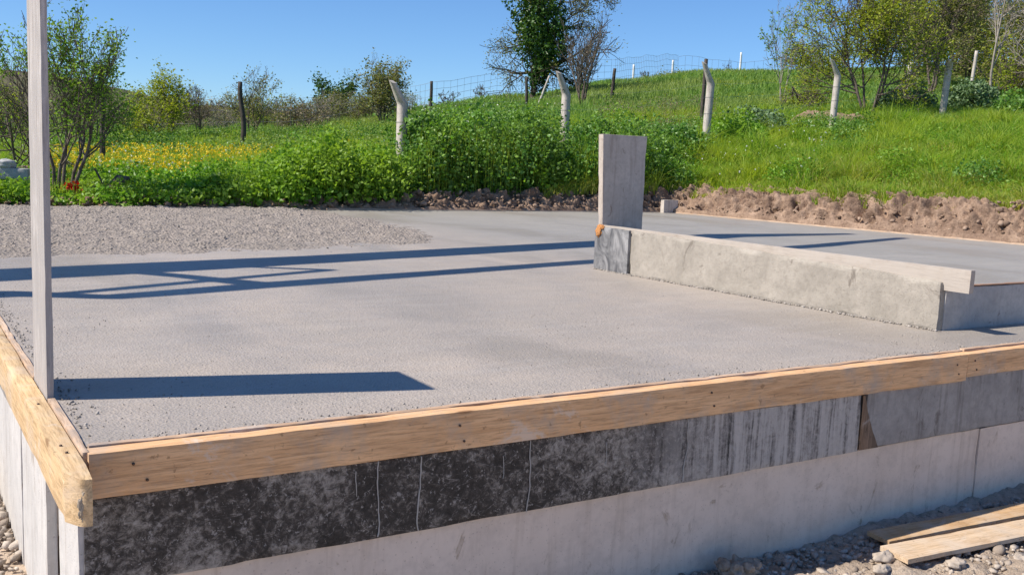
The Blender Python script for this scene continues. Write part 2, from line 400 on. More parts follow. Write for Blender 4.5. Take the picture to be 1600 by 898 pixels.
# profiles: column of the photograph, then (distance, height)
PROF = {}
for px, pts in {
    -400: [(15, 322), (20, 280), (28, 245), (45, 212), (90, 182)],
    0:    [(15, 322), (20, 281), (28, 247), (45, 214), (60, 200), (90, 184)],
    200:  [(15.3, 320), (20, 283), (28, 248), (45, 214), (60, 202), (90, 188)],
    420:  [(15.8, 320), (20, 288), (28, 250), (45, 212), (60, 200), (90, 186)],
    600:  [(16.7, 314), (20, 289), (28, 243), (40, 206), (60, 182), (72, 173)],
    800:  [(18.3, 303), (22, 268), (30, 220), (45, 178), (65, 153)],
    960:  [(19.6, 296), (22, 268), (30, 215), (45, 165), (72, 127)],
    1100: [(20.3, 300), (24, 238), (30, 205), (45, 156), (75, 113)],
    1300: [(18.6, 306), (22, 262), (28, 208), (40, 162), (60, 128), (85, 108)],
    1500: [(17.3, 316), (20, 272), (26, 217), (32.5, 186), (45, 155), (70, 120), (90, 103)],
    1750: [(16.7, 332), (20, 282), (26, 225), (35, 180), (50, 150), (90, 90)],
    2300: [(15.7, 350), (20, 300), (26, 245), (35, 200), (50, 170), (90, 110)]}.items():
    PROF[phi(px)] = [(r, at(px, r, py)[2]) for r, py in pts]
PH = np.array(sorted(PROF))
def prof(r, k):
    p = PROF[PH[k]]; R = np.log([q[0] for q in p]); Z = np.array([q[1] for q in p])
    z = np.interp(np.log(np.maximum(r, .1)), R, Z)
    over = np.maximum(0, r-p[-1][0]); return z-over*.035*np.exp(-over/200.)
def gz(x, y, dive=False):
    x = np.asarray(x, float); y = np.asarray(y, float)
    r = np.hypot(x, y); ph = np.clip(np.arctan2(x, y), PH[0]+1e-6, PH[-1]-1e-6)
    k = np.clip(np.searchsorted(PH, ph)-1, 0, len(PH)-2)
    t = (ph-PH[k])/(PH[k+1]-PH[k]); t = t*t*(3-2*t)
    A = np.stack([prof(r, i) for i in range(len(PH))]); idx = np.arange(r.size).reshape(r.shape)
    A2 = A.reshape(len(PH), -1); kf = k.ravel(); j = np.arange(r.size)
    z = (A2[kf, j]*(1-t.ravel())+A2[kf+1, j]*t.ravel()).reshape(r.shape)
    z = z+.05*fbm(P3(x*.35, y*.35), 3, 5).reshape(r.shape)*np.clip((r-14)/10, 0, 2)
    f = sstep(3.6, 8.5, y)
    z = -.87*(1-f)+z*f
    ins = (x > SX0-.6) & (x < sxr(y)+(.85 if dive else .0)) & (y > SY0-.02) & (y < SYB+(.75 if dive else .0))
    # near the slab edge the sheet dives under the bank that is built on it
    z = np.where(ins, np.minimum(z, -.9), z)
    z = z+np.where(y < 6, .02*fbm(P3(x*2.5, y*2.5), 4, 9).reshape(r.shape), 0)
    return z
rr = np.concatenate([np.linspace(.0, 14, 70), np.linspace(14.1, 30, 120), np.geomspace(30.4, 900, 110)])
aa = np.concatenate([np.radians(np.arange(-180, -20, 3.)), np.radians(np.arange(-20, 80, .35)), np.radians(np.arange(80, 180.1, 4))])
aa[-1] = math.pi
A_, R_ = np.meshgrid(aa, rr, indexing='ij'); GX = np.sin(A_)*R_; GY = np.cos(A_)*R_
G = np.stack([GX, GY, gz(GX, GY, True)], -1)
tag(MB().grid(G[:, ::-1]).build('ground', M['ground'], smooth=True), kind='structure')

# far wooded hills on the left
th = np.radians(np.arange(-60, 40, .25)); hr = np.linspace(0, 1, 40)
T_, H_ = np.meshgrid(th, hr, indexing='ij')
crest = np.interp(T_, [phi(p) for p in (-600, -100, 60, 170, 300, 480, 640, 1000)],
                  [34., 33., 32., 28., 21., 20.5, 13., 2.])
Rh = 330+H_*300
Zh = crest*np.sin(np.clip(H_*1.6, 0, 1)*math.pi/2)+1.6*fbm(P3(np.sin(T_)*Rh*.03, np.cos(T_)*Rh*.03), 4, 3).reshape(T_.shape)-2
HP = np.stack([np.sin(T_)*Rh, np.cos(T_)*Rh, Zh], -1)
tag(MB().grid(HP[:, ::-1]).build('hills', M['hill'], smooth=True), kind='structure')

# ------------------------------------------------------------------ the foundation
fnd = empty('concrete_foundation', (.5, 3.1, 0))
def part(mb, name, m, parent, smooth=False):
    o = mb.build(name, m, None, smooth); o.parent = parent; o.matrix_parent_inverse = Matrix.Translation(parent.location).inverted(); return o
tag(fnd, 'large raised foundation with a freshly poured wet grey concrete slab inside timber edging', 'foundation')
u = np.linspace(0, 1, 260); v = np.linspace(0, 1, 240)
U, V_ = np.meshgrid(u, v, indexing='ij'); SYv = SY0+V_*(SYB-SY0); SXv = SX0+U*(sxr(SYv)-SX0)
SZ = -.008+.0035*fbm(P3(SXv*1.3, SYv*1.3), 3, 21).reshape(U.shape)
top = MB().grid(np.stack([SXv, SYv, SZ], -1))
part(top, 'slab', M['slab'], fnd, True)
# plinth below
wl = rough_box((.475, 3.112, -1.2), (5.0, 3.6, -.43), .05, .004, 31)
part(wl, 'plinth_wall', M['conc_light'], fnd)
wl = rough_box((5.006, 3.104, -1.2), (9.4, 3.6, -.43), .06, .004, 33)
part(wl, 'plinth_wall', M['conc_light'], fnd)
core = MB().box((.54, 3.62, -1.2), (12.7, 14.7, -.03)); part(core, 'slab_core', M['conc_light'], fnd)
core = MB().box((5.1, 3.19, -.42), (14.1, 3.61, -.03)); part(core, 'slab_core', M['conc_light'], fnd)
core = MB().box((.54, 3.19, -.42), (5.09, 3.61, -.03)); part(core, 'slab_core', M['conc_light'], fnd)
lw = rough_box((.468, 3.79, -1.2), (.535, 9.5, -.152), .06, .003, 35); part(lw, 'side_wall', M['conc_left'], fnd)
lw = rough_box((.464, 3.098, -1.2), (.532, 3.50, -.152), .04, .003, 36, .006); part(lw, 'side_wall', M['conc_left'], fnd)
# board joints on the side wall
for y0, y1, x0 in ((4.55, 5.2, .464),):
    part(rough_box((x0, y0, -1.2), (.470, y1, -.155), .05, .0015, int(y0*10)), 'form_board', M['conc_left'], fnd)

# stiff, not yet floated concrete at the far left
n1, n2 = 230, 250
U, V_ = np.meshgrid(np.linspace(0, 1, n1), np.linspace(0, 1, n2), indexing='ij')
YB = 7.7+V_*(14.81-7.7); XR = np.interp(YB, [7.7, 8.9, 12.4, 13.6, 14.81], [5.6, 6.0, 6.3, 6.0, 6.2])
XB = SX0+U*(XR-SX0)
front = np.interp(XB, [.5, 2.1, 3.4, 4.9, 5.7], [7.95, 8.15, 8.45, 8.95, 10.5])+.3*fbm(P3(XB*1.4, YB*.4), 3, 2).reshape(U.shape)
mask = sstep(0, 1.3, YB-front)**.8*sstep(0, 1.3, (5.75+.3*fbm(P3(XB, YB), 3, 8).reshape(U.shape))-XB+.5)
pp = P3(XB, YB)
hh = .020*fbm(pp*2.2, 3, 4)+.030*fbm(pp*np.array([4., 8., 1])+fbm(pp*3, 2, 8)[:, None], 4, 14)+.022*(1-np.clip(worley(pp*9, 3)*1.6, 0, 1))*(vnoise(pp*3, 4) > -.1)+.012*(.4-np.abs(fbm(pp*12, 2, 77)))*2
Zr = (-.030+mask.ravel()*(.036+hh)).reshape(U.shape)+.006*mask
part(MB().grid(np.stack([XB, YB, Zr], -1)), 'rough_concrete', M['rough'], fnd)

ICO = None
def ico():
    global ICO
    if ICO is None:
        t = (1+5**.5)/2
        v = np.array([(-1, t, 0), (1, t, 0), (-1, -t, 0), (1, -t, 0), (0, -1, t), (0, 1, t), (0, -1, -t), (0, 1, -t), (t, 0, -1), (t, 0, 1), (-t, 0, -1), (-t, 0, 1)], float)
        f = np.array([(0, 11, 5), (0, 5, 1), (0, 1, 7), (0, 7, 10), (0, 10, 11), (1, 5, 9), (5, 11, 4), (11, 10, 2), (10, 7, 6), (7, 1, 8), (3, 9, 4), (3, 4, 2), (3, 2, 6), (3, 6, 8), (3, 8, 9), (4, 9, 5), (2, 4, 11), (6, 2, 10), (8, 6, 7), (9, 8, 1)])
        ICO = (v/np.linalg.norm(v[0]), f)
    return ICO
def rocks(mb, P, S, flat=.65, cube=False):
    """many small angular stones"""
    n = len(P); P = np.asarray(P); S = np.asarray(S)
    if n > 1 and not cube:
        h_ = rng.random(n) < .7; rocks(mb, P[h_], S[h_], flat, True); P, S = P[~h_], S[~h_]; n = len(P)
    v, f = ico()
    if cube:
        v = np.array([(a, b, c) for a in (-1, 1) for b in (-1, 1) for c in (-1, 1)], float)*.72
        f = np.array([(0, 1, 3, 2), (4, 6, 7, 5), (0, 4, 5, 1), (2, 3, 7, 6), (0, 2, 6, 4), (1, 5, 7, 3)])
    nv = len(v)
    j = 1+rng.uniform(-.32, .32, (n, nv, 1)) if not cube else 1+rng.uniform(-.45, .3, (n, nv, 3)); a = rng.uniform(0, 2*math.pi, n)
    sc = np.stack([rng.uniform(.7, 1.3, n), rng.uniform(.6, 1.1, n), rng.uniform(.45, .9, n)*flat/.65], 1)
    W = v[None]*j*sc[:, None]*S[:, None, None]
    c, s_ = np.cos(a)[:, None], np.sin(a)[:, None]
    X = W[..., 0]*c-W[..., 1]*s_; Y = W[..., 0]*s_+W[..., 1]*c; tl = rng.uniform(-.5, .5, (n, 1)); Z = W[..., 2]+X*tl
    Q = np.stack([X, Y, Z], -1)+P[:, None]
    F = (f[None]+(np.arange(n)*nv)[:, None, None]).reshape(-1, f.shape[1])
    mb.add(Q.reshape(-1, 3), F)
def subrock(mb, c, s, seed, fq=1.6, amp=.35, squash=(1, 1, .7), res=26):
    th = np.linspace(0, math.pi, res); ph = np.linspace(0, 2*math.pi, res*2)
    T, Pp = np.meshgrid(th, ph, indexing='ij'); d = np.stack([np.sin(T)*np.cos(Pp), np.sin(T)*np.sin(Pp), np.cos(T)], -1)
    q = d.reshape(-1, 3)
    r = 1+amp*(fbm(q*fq+seed, 4, seed))+.22*(.5-worley(q*2.4+seed, seed))
    mb.grid((q*r[:, None]*s*np.array(squash)+np.array(c)).reshape(T.shape+(3,)))

# crumbs of mortar on the slab beside the edging, and chips on the surface
mb = MB(); n = 420
x = rng.uniform(.55, 5.6, n); y = 3.20+np.abs(rng.normal(0, .035, n)); rocks(mb, P3(x, y, -.006), rng.uniform(.002, .006, n))
y = rng.uniform(3.3, 8, 500); x = .52+np.abs(rng.normal(0, .03, 500)); rocks(mb, P3(x, y, -.006), rng.uniform(.002, .006, 500))
n = 2500; y = 3.25+4.5*rng.random(n)**1.6; x = .6+rng.random(n)*4.5; rocks(mb, P3(x, y, -.008), rng.uniform(.0015, .0045, n))
n = 160; x = rng.uniform(.6, 5.0, n); y = rng.uniform(8.1, 14.5, n); k = y > 7.9+(x*.2)
zz = np.full(n, .03); rocks(mb, P3(x, y, zz)[k], rng.uniform(.006, .016, n)[k])
n = 500; y = rng.uniform(3.62, 6.95, n); x = 5.315-(y-4.55)*.035-np.abs(rng.normal(0, .012, n)); rocks(mb, P3(x, y, -.004), rng.uniform(.004, .011, n))
cr = mb.build('mortar_crumb', M['crumb'], None); cr.parent = fnd; cr.matrix_parent_inverse = Matrix.Translation(fnd.location).inverted(); cr['kind'] = 'stuff'

# ------------------------------------------------------------------ timber edging
def single(mb, name, m, label, cat, group=None, smooth=False, loc=None):
    o = mb.build(name, m, None, smooth, loc); tag(o, label, cat, group); return o
single(rough_box((.494, 3.080, -.143), (4.795, 3.150, .0), .02, .0022, 41, .005, 2.5), 'edge_plank', M['plank_x'],
       'long knotty brown plank along the front edge, above the black stained panel', 'plank')
single(rough_box((4.802, 3.085, -.125), (9.4, 3.150, .001), .03, .002, 42, .005, 2.5), 'edge_plank', M['plank_x'],
       'short plank continuing the front edging at right, butted to the long knotty one', 'plank')
single(rough_box((.506, 3.154, -.10), (4.86, 3.184, .005), .015, .0014, 43, .009, 8), 'edge_strip', M['strip_x'],
       'thin splintery pale strip between the long front plank and the wet concrete', 'plank')
single(rough_box((4.865, 3.154, -.10), (9.4, 3.184, .010), .02, .0016, 44, .006, 8), 'edge_strip', M['strip_x'],
       'thin pale strip behind the short front plank at the right', 'plank')
pl = rough_box((.408, 2.882, -.15), (.4735, 8.6, .0), .018, .0013, 45, .005, 5)
V = pl.v[0]; e = np.clip((2.98-V[:, 1])/.1, 0, 1)*np.clip((.447-V[:, 0])/.04, 0, 1)       # worn, slanted end
V[:, 1] += e*.075+np.clip((2.92-V[:, 1])/.04, 0, 1)*.012*fbm(V*30, 3, 2); V[:, 2] -= np.clip((2.99-V[:, 1])/.1, 0, 1)*(V[:, 2] > -.03)*.012
single(pl, 'edge_plank', M['plank_y'], 'thick pale plank along the left edge with a chipped dirty end at the corner', 'plank')
mb = MB(); subrock(mb, (.452, 2.893, -.095), .042, 5, 3.5, .6, (.38, .22, 1.0), 40)
single(mb, 'mortar_lump', concrete('dirty_mortar', (.30, .25, .19), (.44, .37, .29), (.16, .12, .09), .6, 0, 5), 'dried grey mortar crust stuck on the end of the left plank', 'mortar')
single(rough_box((.4765, 4.20, -.10), (.503, 9.6, .004), .02, .0012, 46, .006, 8), 'edge_strip', M['strip_y'],
       'thin pale strip inside the left plank, beyond the tall upright board', 'plank')
single(rough_box((.4765, 3.10, -.10), (.503, 3.815, .004), .015, .0012, 47, .007, 8), 'edge_strip', M['strip_y'],
       'short pale strip inside the left plank, between the tall upright board and the corner', 'plank')
single(rough_box((.4775, 3.83, -.12), (.5035, 4.19, 1.50), .025, .0015, 48, .003), 'upright_board', M['post'],
       'tall weathered grey board standing upright on the left edge of the slab', 'board')
def nails(parent_name, pts, axis):
    p_ = bpy.data.objects[parent_name]
    for (x, y, z) in pts:
        mb = MB(); d_ = np.array([0, -.0035, 0]) if axis == 1 else (np.array([0, 0, .003]) if axis == 2 else np.array([-.003, 0, 0]))
        c_ = np.array([x, y, z]); mb.tube([c_-d_*.5, c_+d_], .0045, 8); o_ = mb.build('nail', M['nail'], p_)
nails('edge_plank', [(.62, 3.0785, -.045), (.66, 3.0785, -.10), (1.75, 3.0785, -.05), (1.77, 3.0785, -.11), (2.98, 3.0785, -.04), (3.0, 3.0785, -.10), (4.70, 3.0785, -.05), (4.72, 3.0785, -.1)], 1)
nails('edge_plank.001', [(4.86, 3.0835, -.04), (4.88, 3.0835, -.09)], 1)
nails('edge_plank.002', [(.44, 3.12, .0012), (.435, 3.20, .001), (.44, 3.75, .001)], 2)
# stained formwork panels under the planks
bp = rough_box((.480, 3.092, -.428), (3.985, 3.111, -.1435), .02, .0018, 51, .005)
pan = empty('stained_panel', (.48, 3.09, -.3)); tag(pan, 'long black stained panel with white lime runs under the front plank', 'formwork panel')
part(bp, 'panel_face', M['black'], pan)
def drip(x, z0, z1, seed, w_=.0035):
    mb = MB(); n_ = 60; z = np.linspace(z0, z1, n_); q = np.stack([x+.022*fbm(P3(z*8+seed*3, 0*z), 4, seed), np.full(n_, 3.0895), z], 1)
    mb.tube(q, w_*(.65+.5*np.abs(fbm(P3(z*14, 0*z+seed), 3, seed))), 5); part(mb, 'lime_run', M['lime'], pan)
for a in ((1.435, -.145, -.42, 1), (1.60, -.15, -.425, 2), (2.06, -.145, -.428, 3), (2.86, -.145, -.42, 4, .003), (1.36, -.17, -.26, 5, .0022), (1.95, -.19, -.28, 6, .002), (2.44, -.2, -.29, 7, .002)): drip(*a)
bp = rough_box((4.03, 3.094, -.423), (9.4, 3.111, -.122), .03, .0018, 52, .004); V = bp.v[0]
single(bp, 'grey_panel', M['conc_grey2'], 'plain grey formwork panel under the short front plank at the right', 'formwork panel')
# broken brown splinter of board between the two panels
sp = MB(); t_ = np.linspace(0, 1, 14); zt = -.15-t_*.272; wx = .012+.125*t_**1.2+.008*fbm(P3(t_*6, 0*t_), 2, 3)
L_ = np.stack([np.full(14, 3.99), np.full(14, 3.089), zt], 1); Rr = np.stack([3.99+wx, np.full(14, 3.087), zt], 1); Bk = Rr+np.array([0, .022, 0])
sp.grid(np.stack([L_, Rr, Bk], 1)[:, ::-1])
single(sp, 'broken_board_piece', wood('torn_brown_wood', 2, (.30, .19, .12), (.14, .085, .05)), 'torn brown wedge of wood between the black and the grey panel', 'board')
# batten on the left side
single(rough_box((.428, 3.505, -1.1), (.463, 3.73, -.152), .03, .0015, 53, .003), 'vertical_batten', M['conc_left'],
       'white-crusted upright batten on the left side wall below the pale plank', 'batten')
single(rough_box((.440, 4.7, -.24), (.462, 6.9, -.152), .03, .0015, 54, .003), 'side_batten', M['conc_grey2'],
       'grey horizontal batten under the pale left plank', 'batten')
# back and right edge strips
single(rough_box((5.9, 14.825, -.1), (12.80, 14.85, .014), .05, .003, 55, .006, 5), 'back_edge_strip', M['strip_x'],
       'thin pale board along the back edge of the slab by the weeds', 'plank')
es = rough_box((0, 0, -.1), (.028, 11.6, .014), .05, .003, 56, .008, 5)
o = single(es, 'side_edge_strip', M['strip_y'], 'thin pale board along the right edge of the slab below the soil bank', 'plank')
o.location = (sxr(3.2)+.003, 3.2, 0); o.rotation_euler = (0, 0, math.atan(.1155))

# ------------------------------------------------------------------ beam, column panel, return
bm_ = rough_box((5.322, 3.665, -.02), (5.47, 6.49, .29), .018, .007, 61, .022, 8); V = bm_.v[0]
V[:, 2] += np.where(V[:, 2] > .2, (V[:, 1]-3.665)/2.83*.072, 0)
V[:, 0] -= (V[:, 1]-4.55)*.035
beam = empty('cast_beam', (5.32, 3.665, 0)); tag(beam, 'low rough pale concrete upstand beam with a thin board along its top', 'beam')
part(bm_, 'beam_body', M['conc_beam'], beam)
tb = rough_box((5.352, 3.50, .236), (5.396, 6.93, .376), .025, .002, 62, .004); tb.v[0][:, 0] -= (tb.v[0][:, 1]-4.55)*.035
part(tb, 'top_board', wood('pale_shutter_board', 1, (.46, .395, .33), (.36, .30, .25), .7, (.44, .39, .34), stain=False), beam)
part(rough_box((5.232, 6.496, -.02), (5.262, 6.96, .362), .025, .002, 63, .003), 'end_board', M['darkend'], beam)
part(MB().box((5.265, 6.5, -.02), (5.47, 6.895, .335)), 'beam_end', M['conc_beam'], beam)
cp = rough_box((5.264, 6.90, -.02), (5.705, 6.965, 1.15), .02, .0018, 64, .007)
V = cp.v[0]; V[:, 0] += np.where(V[:, 0] > 5.6, (V[:, 2]-.37)*.0, -(V[:, 2]-.37)*.055*np.clip((5.6-V[:, 0])/.33, 0, 1))
single(cp, 'concrete_upright', M['conc_col'], 'short upright grey concrete panel standing at the far end of the low beam', 'concrete panel')
mb = MB(); subrock(mb, (5.232, 6.90, .325), .055, 12, 3, .5, (.35, .7, .9)); subrock(mb, (5.232, 6.86, .36), .035, 13, 3, .5, (.4, .8, .5))
single(mb, 'foam_lump', M['foam'], 'orange lump of hardened foam on the beam corner by the upright panel', 'foam')
rp = rough_box((5.40, 3.655, -.02), (8.6, 3.70, .252), .03, .0025, 65, .006)
ret = empty('return_panel', (5.4, 3.66, 0)); tag(ret, 'low dark grey panel running right from the near end of the beam', 'formwork panel')
part(rp, 'panel_face', M['conc_ret'], ret)
part(rough_box((5.45, 3.652, .2525), (8.6, 3.69, .262), .02, .003, 66, .004, 20), 'top_edge', wood('orange_edge_wood', 0, (.42, .26, .17), (.25, .14, .09)), ret)
# block at the back corner
bl = rough_box((12.66, 14.70, -.02), (13.02, 14.80, .235), .03, .003, 67, .006)
single(bl, 'concrete_block', M['conc_post'], 'small squarish concrete block at the back corner of the slab', 'concrete block')

# ------------------------------------------------------------------ banks of dug soil
def bank(path, seed, hgt, wid, name, label=None):
    path = np.array(path, float); seg = np.linalg.norm(np.diff(path, axis=0), axis=1); L = np.concatenate([[0], np.cumsum(seg)])
    t = np.arange(0, L[-1], .024); px_ = np.interp(t, L, path[:, 0]); py_ = np.interp(t, L, path[:, 1])
    k = np.ones(41)/41
    tx = np.gradient(px_); ty = np.gradient(py_); tx = np.convolve(np.pad(tx, 20, 'edge'), k, 'valid'); ty = np.convolve(np.pad(ty, 20, 'edge'), k, 'valid')
    nn = np.hypot(tx, ty); ox, oy = ty/nn, -tx/nn                 # outward = right of the path
    s = np.linspace(0, 1, 64); S, T = np.meshgrid(s, t, indexing='xy')
    H = hgt(px_, py_)[:, None]*(1+.25*fbm(P3(t*.7, 0*t), 2, seed)[:, None]); Wd = wid*(1+.2*fbm(P3(t*.5, 0*t+9), 2, seed)[:, None])
    d = -.012+S*Wd; base = gz(px_[:, None]+ox[:, None]*Wd, py_[:, None]+oy[:, None]*Wd)
    prf = sstep(-.12, .42, S)
    X = px_[:, None]+ox[:, None]*d; Y = py_[:, None]+oy[:, None]*d
    Z = -.004+prf*np.minimum(H, base+.1)*.9+np.clip((S-.45)/.55, 0, 1)*(base+.03-np.minimum(H, base+.1)*.9-.02)
    Z[:, 0] = -.25; q = np.stack([X, Y, Z], -1).reshape(-1, 3)
    c = .5-worley(q*4.2, seed); c2 = .5-worley(q*9.5, seed+5); f = fbm(q*3, 4, seed+9); pit = np.clip(fbm(q*5.5, 3, seed+3)-.16, 0, 1)
    am = (np.clip(S*9-.1, 0, 1)*np.clip((1.15-S)*3, 0, 1)).ravel()
    c3 = .5-worley(q*20, seed+8); dz = am*(.24*c+.13*c2+.05*c3+.08*f-.34*pit)
    q[:, 2] += dz*.75; q[:, 0] -= (np.repeat(ox, len(s)))*dz*.8; q[:, 1] -= (np.repeat(oy, len(s)))*dz*.8
    o = MB().grid(q.reshape(S.shape+(3,))).build(name, M['soil'])
    o['kind'] = 'structure'
    return t, px_, py_, ox, oy
pth = [(15.2, 2.5), (sxr(4)+.04, 4.), (sxr(8)+.04, 8), (sxr(12)+.04, 12), (sxr(14.6)+.05, 14.6), (12.75, 14.87), (11., 14.86), (8, 14.86), (0, 14.86)]
hf = lambda x, y: np.where(y < 14.7, .44+.16*sstep(14, 9, y), np.interp(x, [0, 5, 7, 12.7], [.12, .14, .26, .40]))
t, bx, by, ox, oy = bank(pth, 3, hf, 1.15, 'soil_bank')
# loose clods lying on the bank
mb = MB(); n = 1900; i = rng.integers(0, len(bx), n); dd = .03+rng.random(n)**1.6*.5
hx = bx[i]+ox[i]*dd; hy = by[i]+oy[i]*dd; hz = np.minimum(hf(bx[i], by[i])*sstep(-.12, .42, dd/1.15), 9)*.9+.02
rocks(mb, P3(hx, hy, hz), .008+.05*rng.random(n)**4)
tag(mb.build('soil_clods', M['clod']), 'crumbled brown clods on the cut soil bank beside the slab', 'soil', kind='stuff')

# ------------------------------------------------------------------ rubble in the foreground
mb = MB()
def scatter_rubble(n, x0, x1, y0, y1, smin, smax, pw=3):
    x = rng.uniform(x0, x1, n); y = rng.uniform(y0, y1, n); s = smin+(smax-smin)*rng.random(n)**pw
    rocks(mb, P3(x, y, gz(x, y)+s*.35+.012), s)
scatter_rubble(11000, 2.6, 7.5, 1.9, 3.1, .003, .020)
scatter_rubble(190, 3.2, 6.5, 2.3, 2.85, .012, .036, 2.5)
scatter_rubble(600, 2.9, 6.5, 2.92, 3.1, .006, .024, 2.5)
scatter_rubble(7000, -.6, .46, 2.6, 7.5, .004, .035)
scatter_rubble(200, -.4, .42, 3, 7, .012, .05, 2.5)
tag(mb.build('gravel', M['gravel']), 'crushed pale stones and dust on the ground at the foot of the wall', 'gravel', kind='stuff')
# earth spilled against the foot of the wall
U, V_ = np.meshgrid(np.linspace(2.3, 8, 260), np.linspace(0, 1, 50), indexing='ij')
Yb = 3.115-V_*1.0; hb = np.interp(U, [2.3, 3, 4.1, 5, 5.6, 8], [.0, .02, .06, .07, .11, .12])
q = P3(U, Yb); Zb = gz(U, Yb)-.01+(hb*(1-sstep(0, .16, V_))*.8+.03*sstep(0, .2, V_)*(1-sstep(.7, 1, V_)))*1.0+(.03*fbm(q*7, 5, 6)+.03*(.45-worley(q*11, 6))+.018*(.45-worley(q*26, 7))).reshape(U.shape)
tag(MB().grid(np.stack([U, Yb, Zb], -1)[:, ::-1]).build('rubble_ground', M['rubble']), kind='structure')
U, V_ = np.meshgrid(np.linspace(-1.0, .465, 90), np.linspace(2.2, 9, 300), indexing='ij')
q = P3(U, V_); Zb = gz(U, V_)+.0+.05*sstep(.1, -.6, U)+(.03*fbm(q*4, 4, 6)+.03*(.45-worley(q*9, 6))).reshape(U.shape)
Zb = np.where(U > -.95, Zb, -.95)
tag(MB().grid(np.stack([U, V_, Zb], -1)).build('rubble_ground', M['rubble']), kind='structure')
mb = MB(); subrock(mb, (0, 0, .02), .07, 22, 2.2, .5, (1.25, .8, .85), 34)
for k_ in range(14):
    a = rng.uniform(0, 6.28); subrock(mb, (.07*math.cos(a)*1.2, .05*math.sin(a), rng.uniform(-.01, .06)), rng.uniform(.015, .034), 30+k_, 2, .5, (1, 1, .8), 12)
o = mb.build('earth_lump', M['rubble']); o.location = (3.12, 2.98, -.845); tag(o, 'brown crumbly lump of earth against the foot of the wall', 'earth lump')
for k_, (x, y, s, lb) in enumerate([(3.86, 2.80, .05, 'angular pale stone beside the end of the loose boards'), (3.74, 2.72, .042, 'warm sunlit stone at the bottom edge left of the boards'),
                                  (4.12, 2.60, .045, 'flat pale stone lying just under the front loose board'), (4.45, 2.49, .04, 'small round white pebble in front of the loose boards')]):
    mb = MB(); subrock(mb, (0, 0, 0), s, 50+k_, 1.9, .9, (1.1, .8, .5), 10); o = mb.build('stone', M['gravel']); o.location = (x, y, -.85+s*.3); tag(o, lb, 'stone')
for nm, a, b, mt, lb, z, sd_ in (('loose_board', (0, 0, 0), (1.9, .140, .024), 'board', 'rear loose board lying on rubble, half in the shadow of the wall', -.826, 71),
                            ('loose_board', (0, 0, 0), (1.85, .168, .026), 'board2', 'front pale loose board lying in the sun at the lower right', -.832, 72)):
    o = rough_box(a, b, .02, .0015, sd_, .004).build(nm, M[mt]); tag(o, lb, 'board')
    o.rotation_euler = (math.radians(.6), math.radians(-.3), math.radians(-5.2 if sd_ == 71 else -5.8)); o.location = (3.985, 2.868, z) if sd_ == 71 else (3.885, 2.690, z)

# ------------------------------------------------------------------ added unseen bars above the slab, only there to throw its crossing shadows
shadow_caster = empty('overhead_shadow_caster', (-7, 8, -.2)); tag(shadow_caster, 'added unseen overhead bars that cast the long crossing shadows on the slab', 'shadow caster')
HB = 4.0; off = np.array([-.963, .27])*HB/math.tan(SUN_EL)
def overhead(pts, wds, name, hh_=HB, th_=.10):
    o2 = np.array([-.963, .27])*hh_/math.tan(SUN_EL); p = np.array(pts, float)+o2; mb = MB()
    d = np.gradient(p, axis=0); d /= np.linalg.norm(d, axis=1)[:, None]; nrm = np.stack([-d[:, 1], d[:, 0]], 1); wds = np.array(wds)[:, None]/2
    a = p+nrm*wds; b = p-nrm*wds; z0 = np.full(len(p), hh_); z1 = z0+th_
    ring = np.stack([np.c_[a, z0], np.c_[b, z0], np.c_[b, z1], np.c_[a, z1], np.c_[a, z0]], 1); mb.grid(ring); part(mb, name, M['shadow_caster'], shadow_caster)
overhead([(-5, 6.3), (.67, 7.55), (3.2, 8.12), (6.9, 9.1), (9.6, 9.95), (12.3, 10.05)], [.7, .62, .50, .50, .50, .16], 'wide_shadow_bar')  # bar shaped so that its shadow lands along these slab points
overhead([(-5, 6.0), (.6, 6.6), (1.1, 6.32), (2.2, 6.62), (5.7, 7.5), (9.8, 8.5), (12.6, 9.35)], [.3, .26, .18, .24, .2, .24, .12], 'thin_shadow_bar')
overhead([(1.3, 7.75), (1.75, 7.2), (2.15, 6.62)], [.16, .13, .2], 'shadow_strut', HB+.12)
overhead([(.9, 6.55), (1.9, 6.95), (2.9, 7.35)], [.07, .07, .07], 'shadow_strut', HB+.2)
overhead([(2.0, 7.9), (2.9, 7.35)], [.06, .06], 'shadow_strut', HB+.25)
mb = MB(); mb.box((-9, 6.9, -1), (-8.6, 7.3, HB+.1)); part(mb, 'shadow_caster_mast', M['shadow_caster'], shadow_caster)

# ------------------------------------------------------------------ foliage helpers
def leaves(mb, P, S, aspect=.6, up=.3, fold=.25, rg=rng):
    """rhombic folded leaves at points P, length S"""
    n = len(P); d = rg.normal(0, 1, (n, 3)); d[:, 2] = np.abs(d[:, 2])*up*2-.2*(1-up); d /= np.linalg.norm(d, axis=1)[:, None]
    r = rg.normal(0, 1, (n, 3)); s = np.cross(d, r); s /= np.linalg.norm(s, axis=1)[:, None]+1e-9; nn = np.cross(s, d)
    S = np.broadcast_to(S, (n,))[:, None]
    a = P-d*S*.5; t_ = P+d*S*.5; m = P-d*S*.08
    l = m+s*S*aspect*.5+nn*S*fold*.5; r2 = m-s*S*aspect*.5+nn*S*fold*.5
    Vv = np.stack([a, r2, t_, l], 1).reshape(-1, 3); b = (np.arange(n)*4)[:, None]
    mb.add(Vv, np.concatenate([b+np.array([0, 1, 2]), b+np.array([0, 2, 3])]))
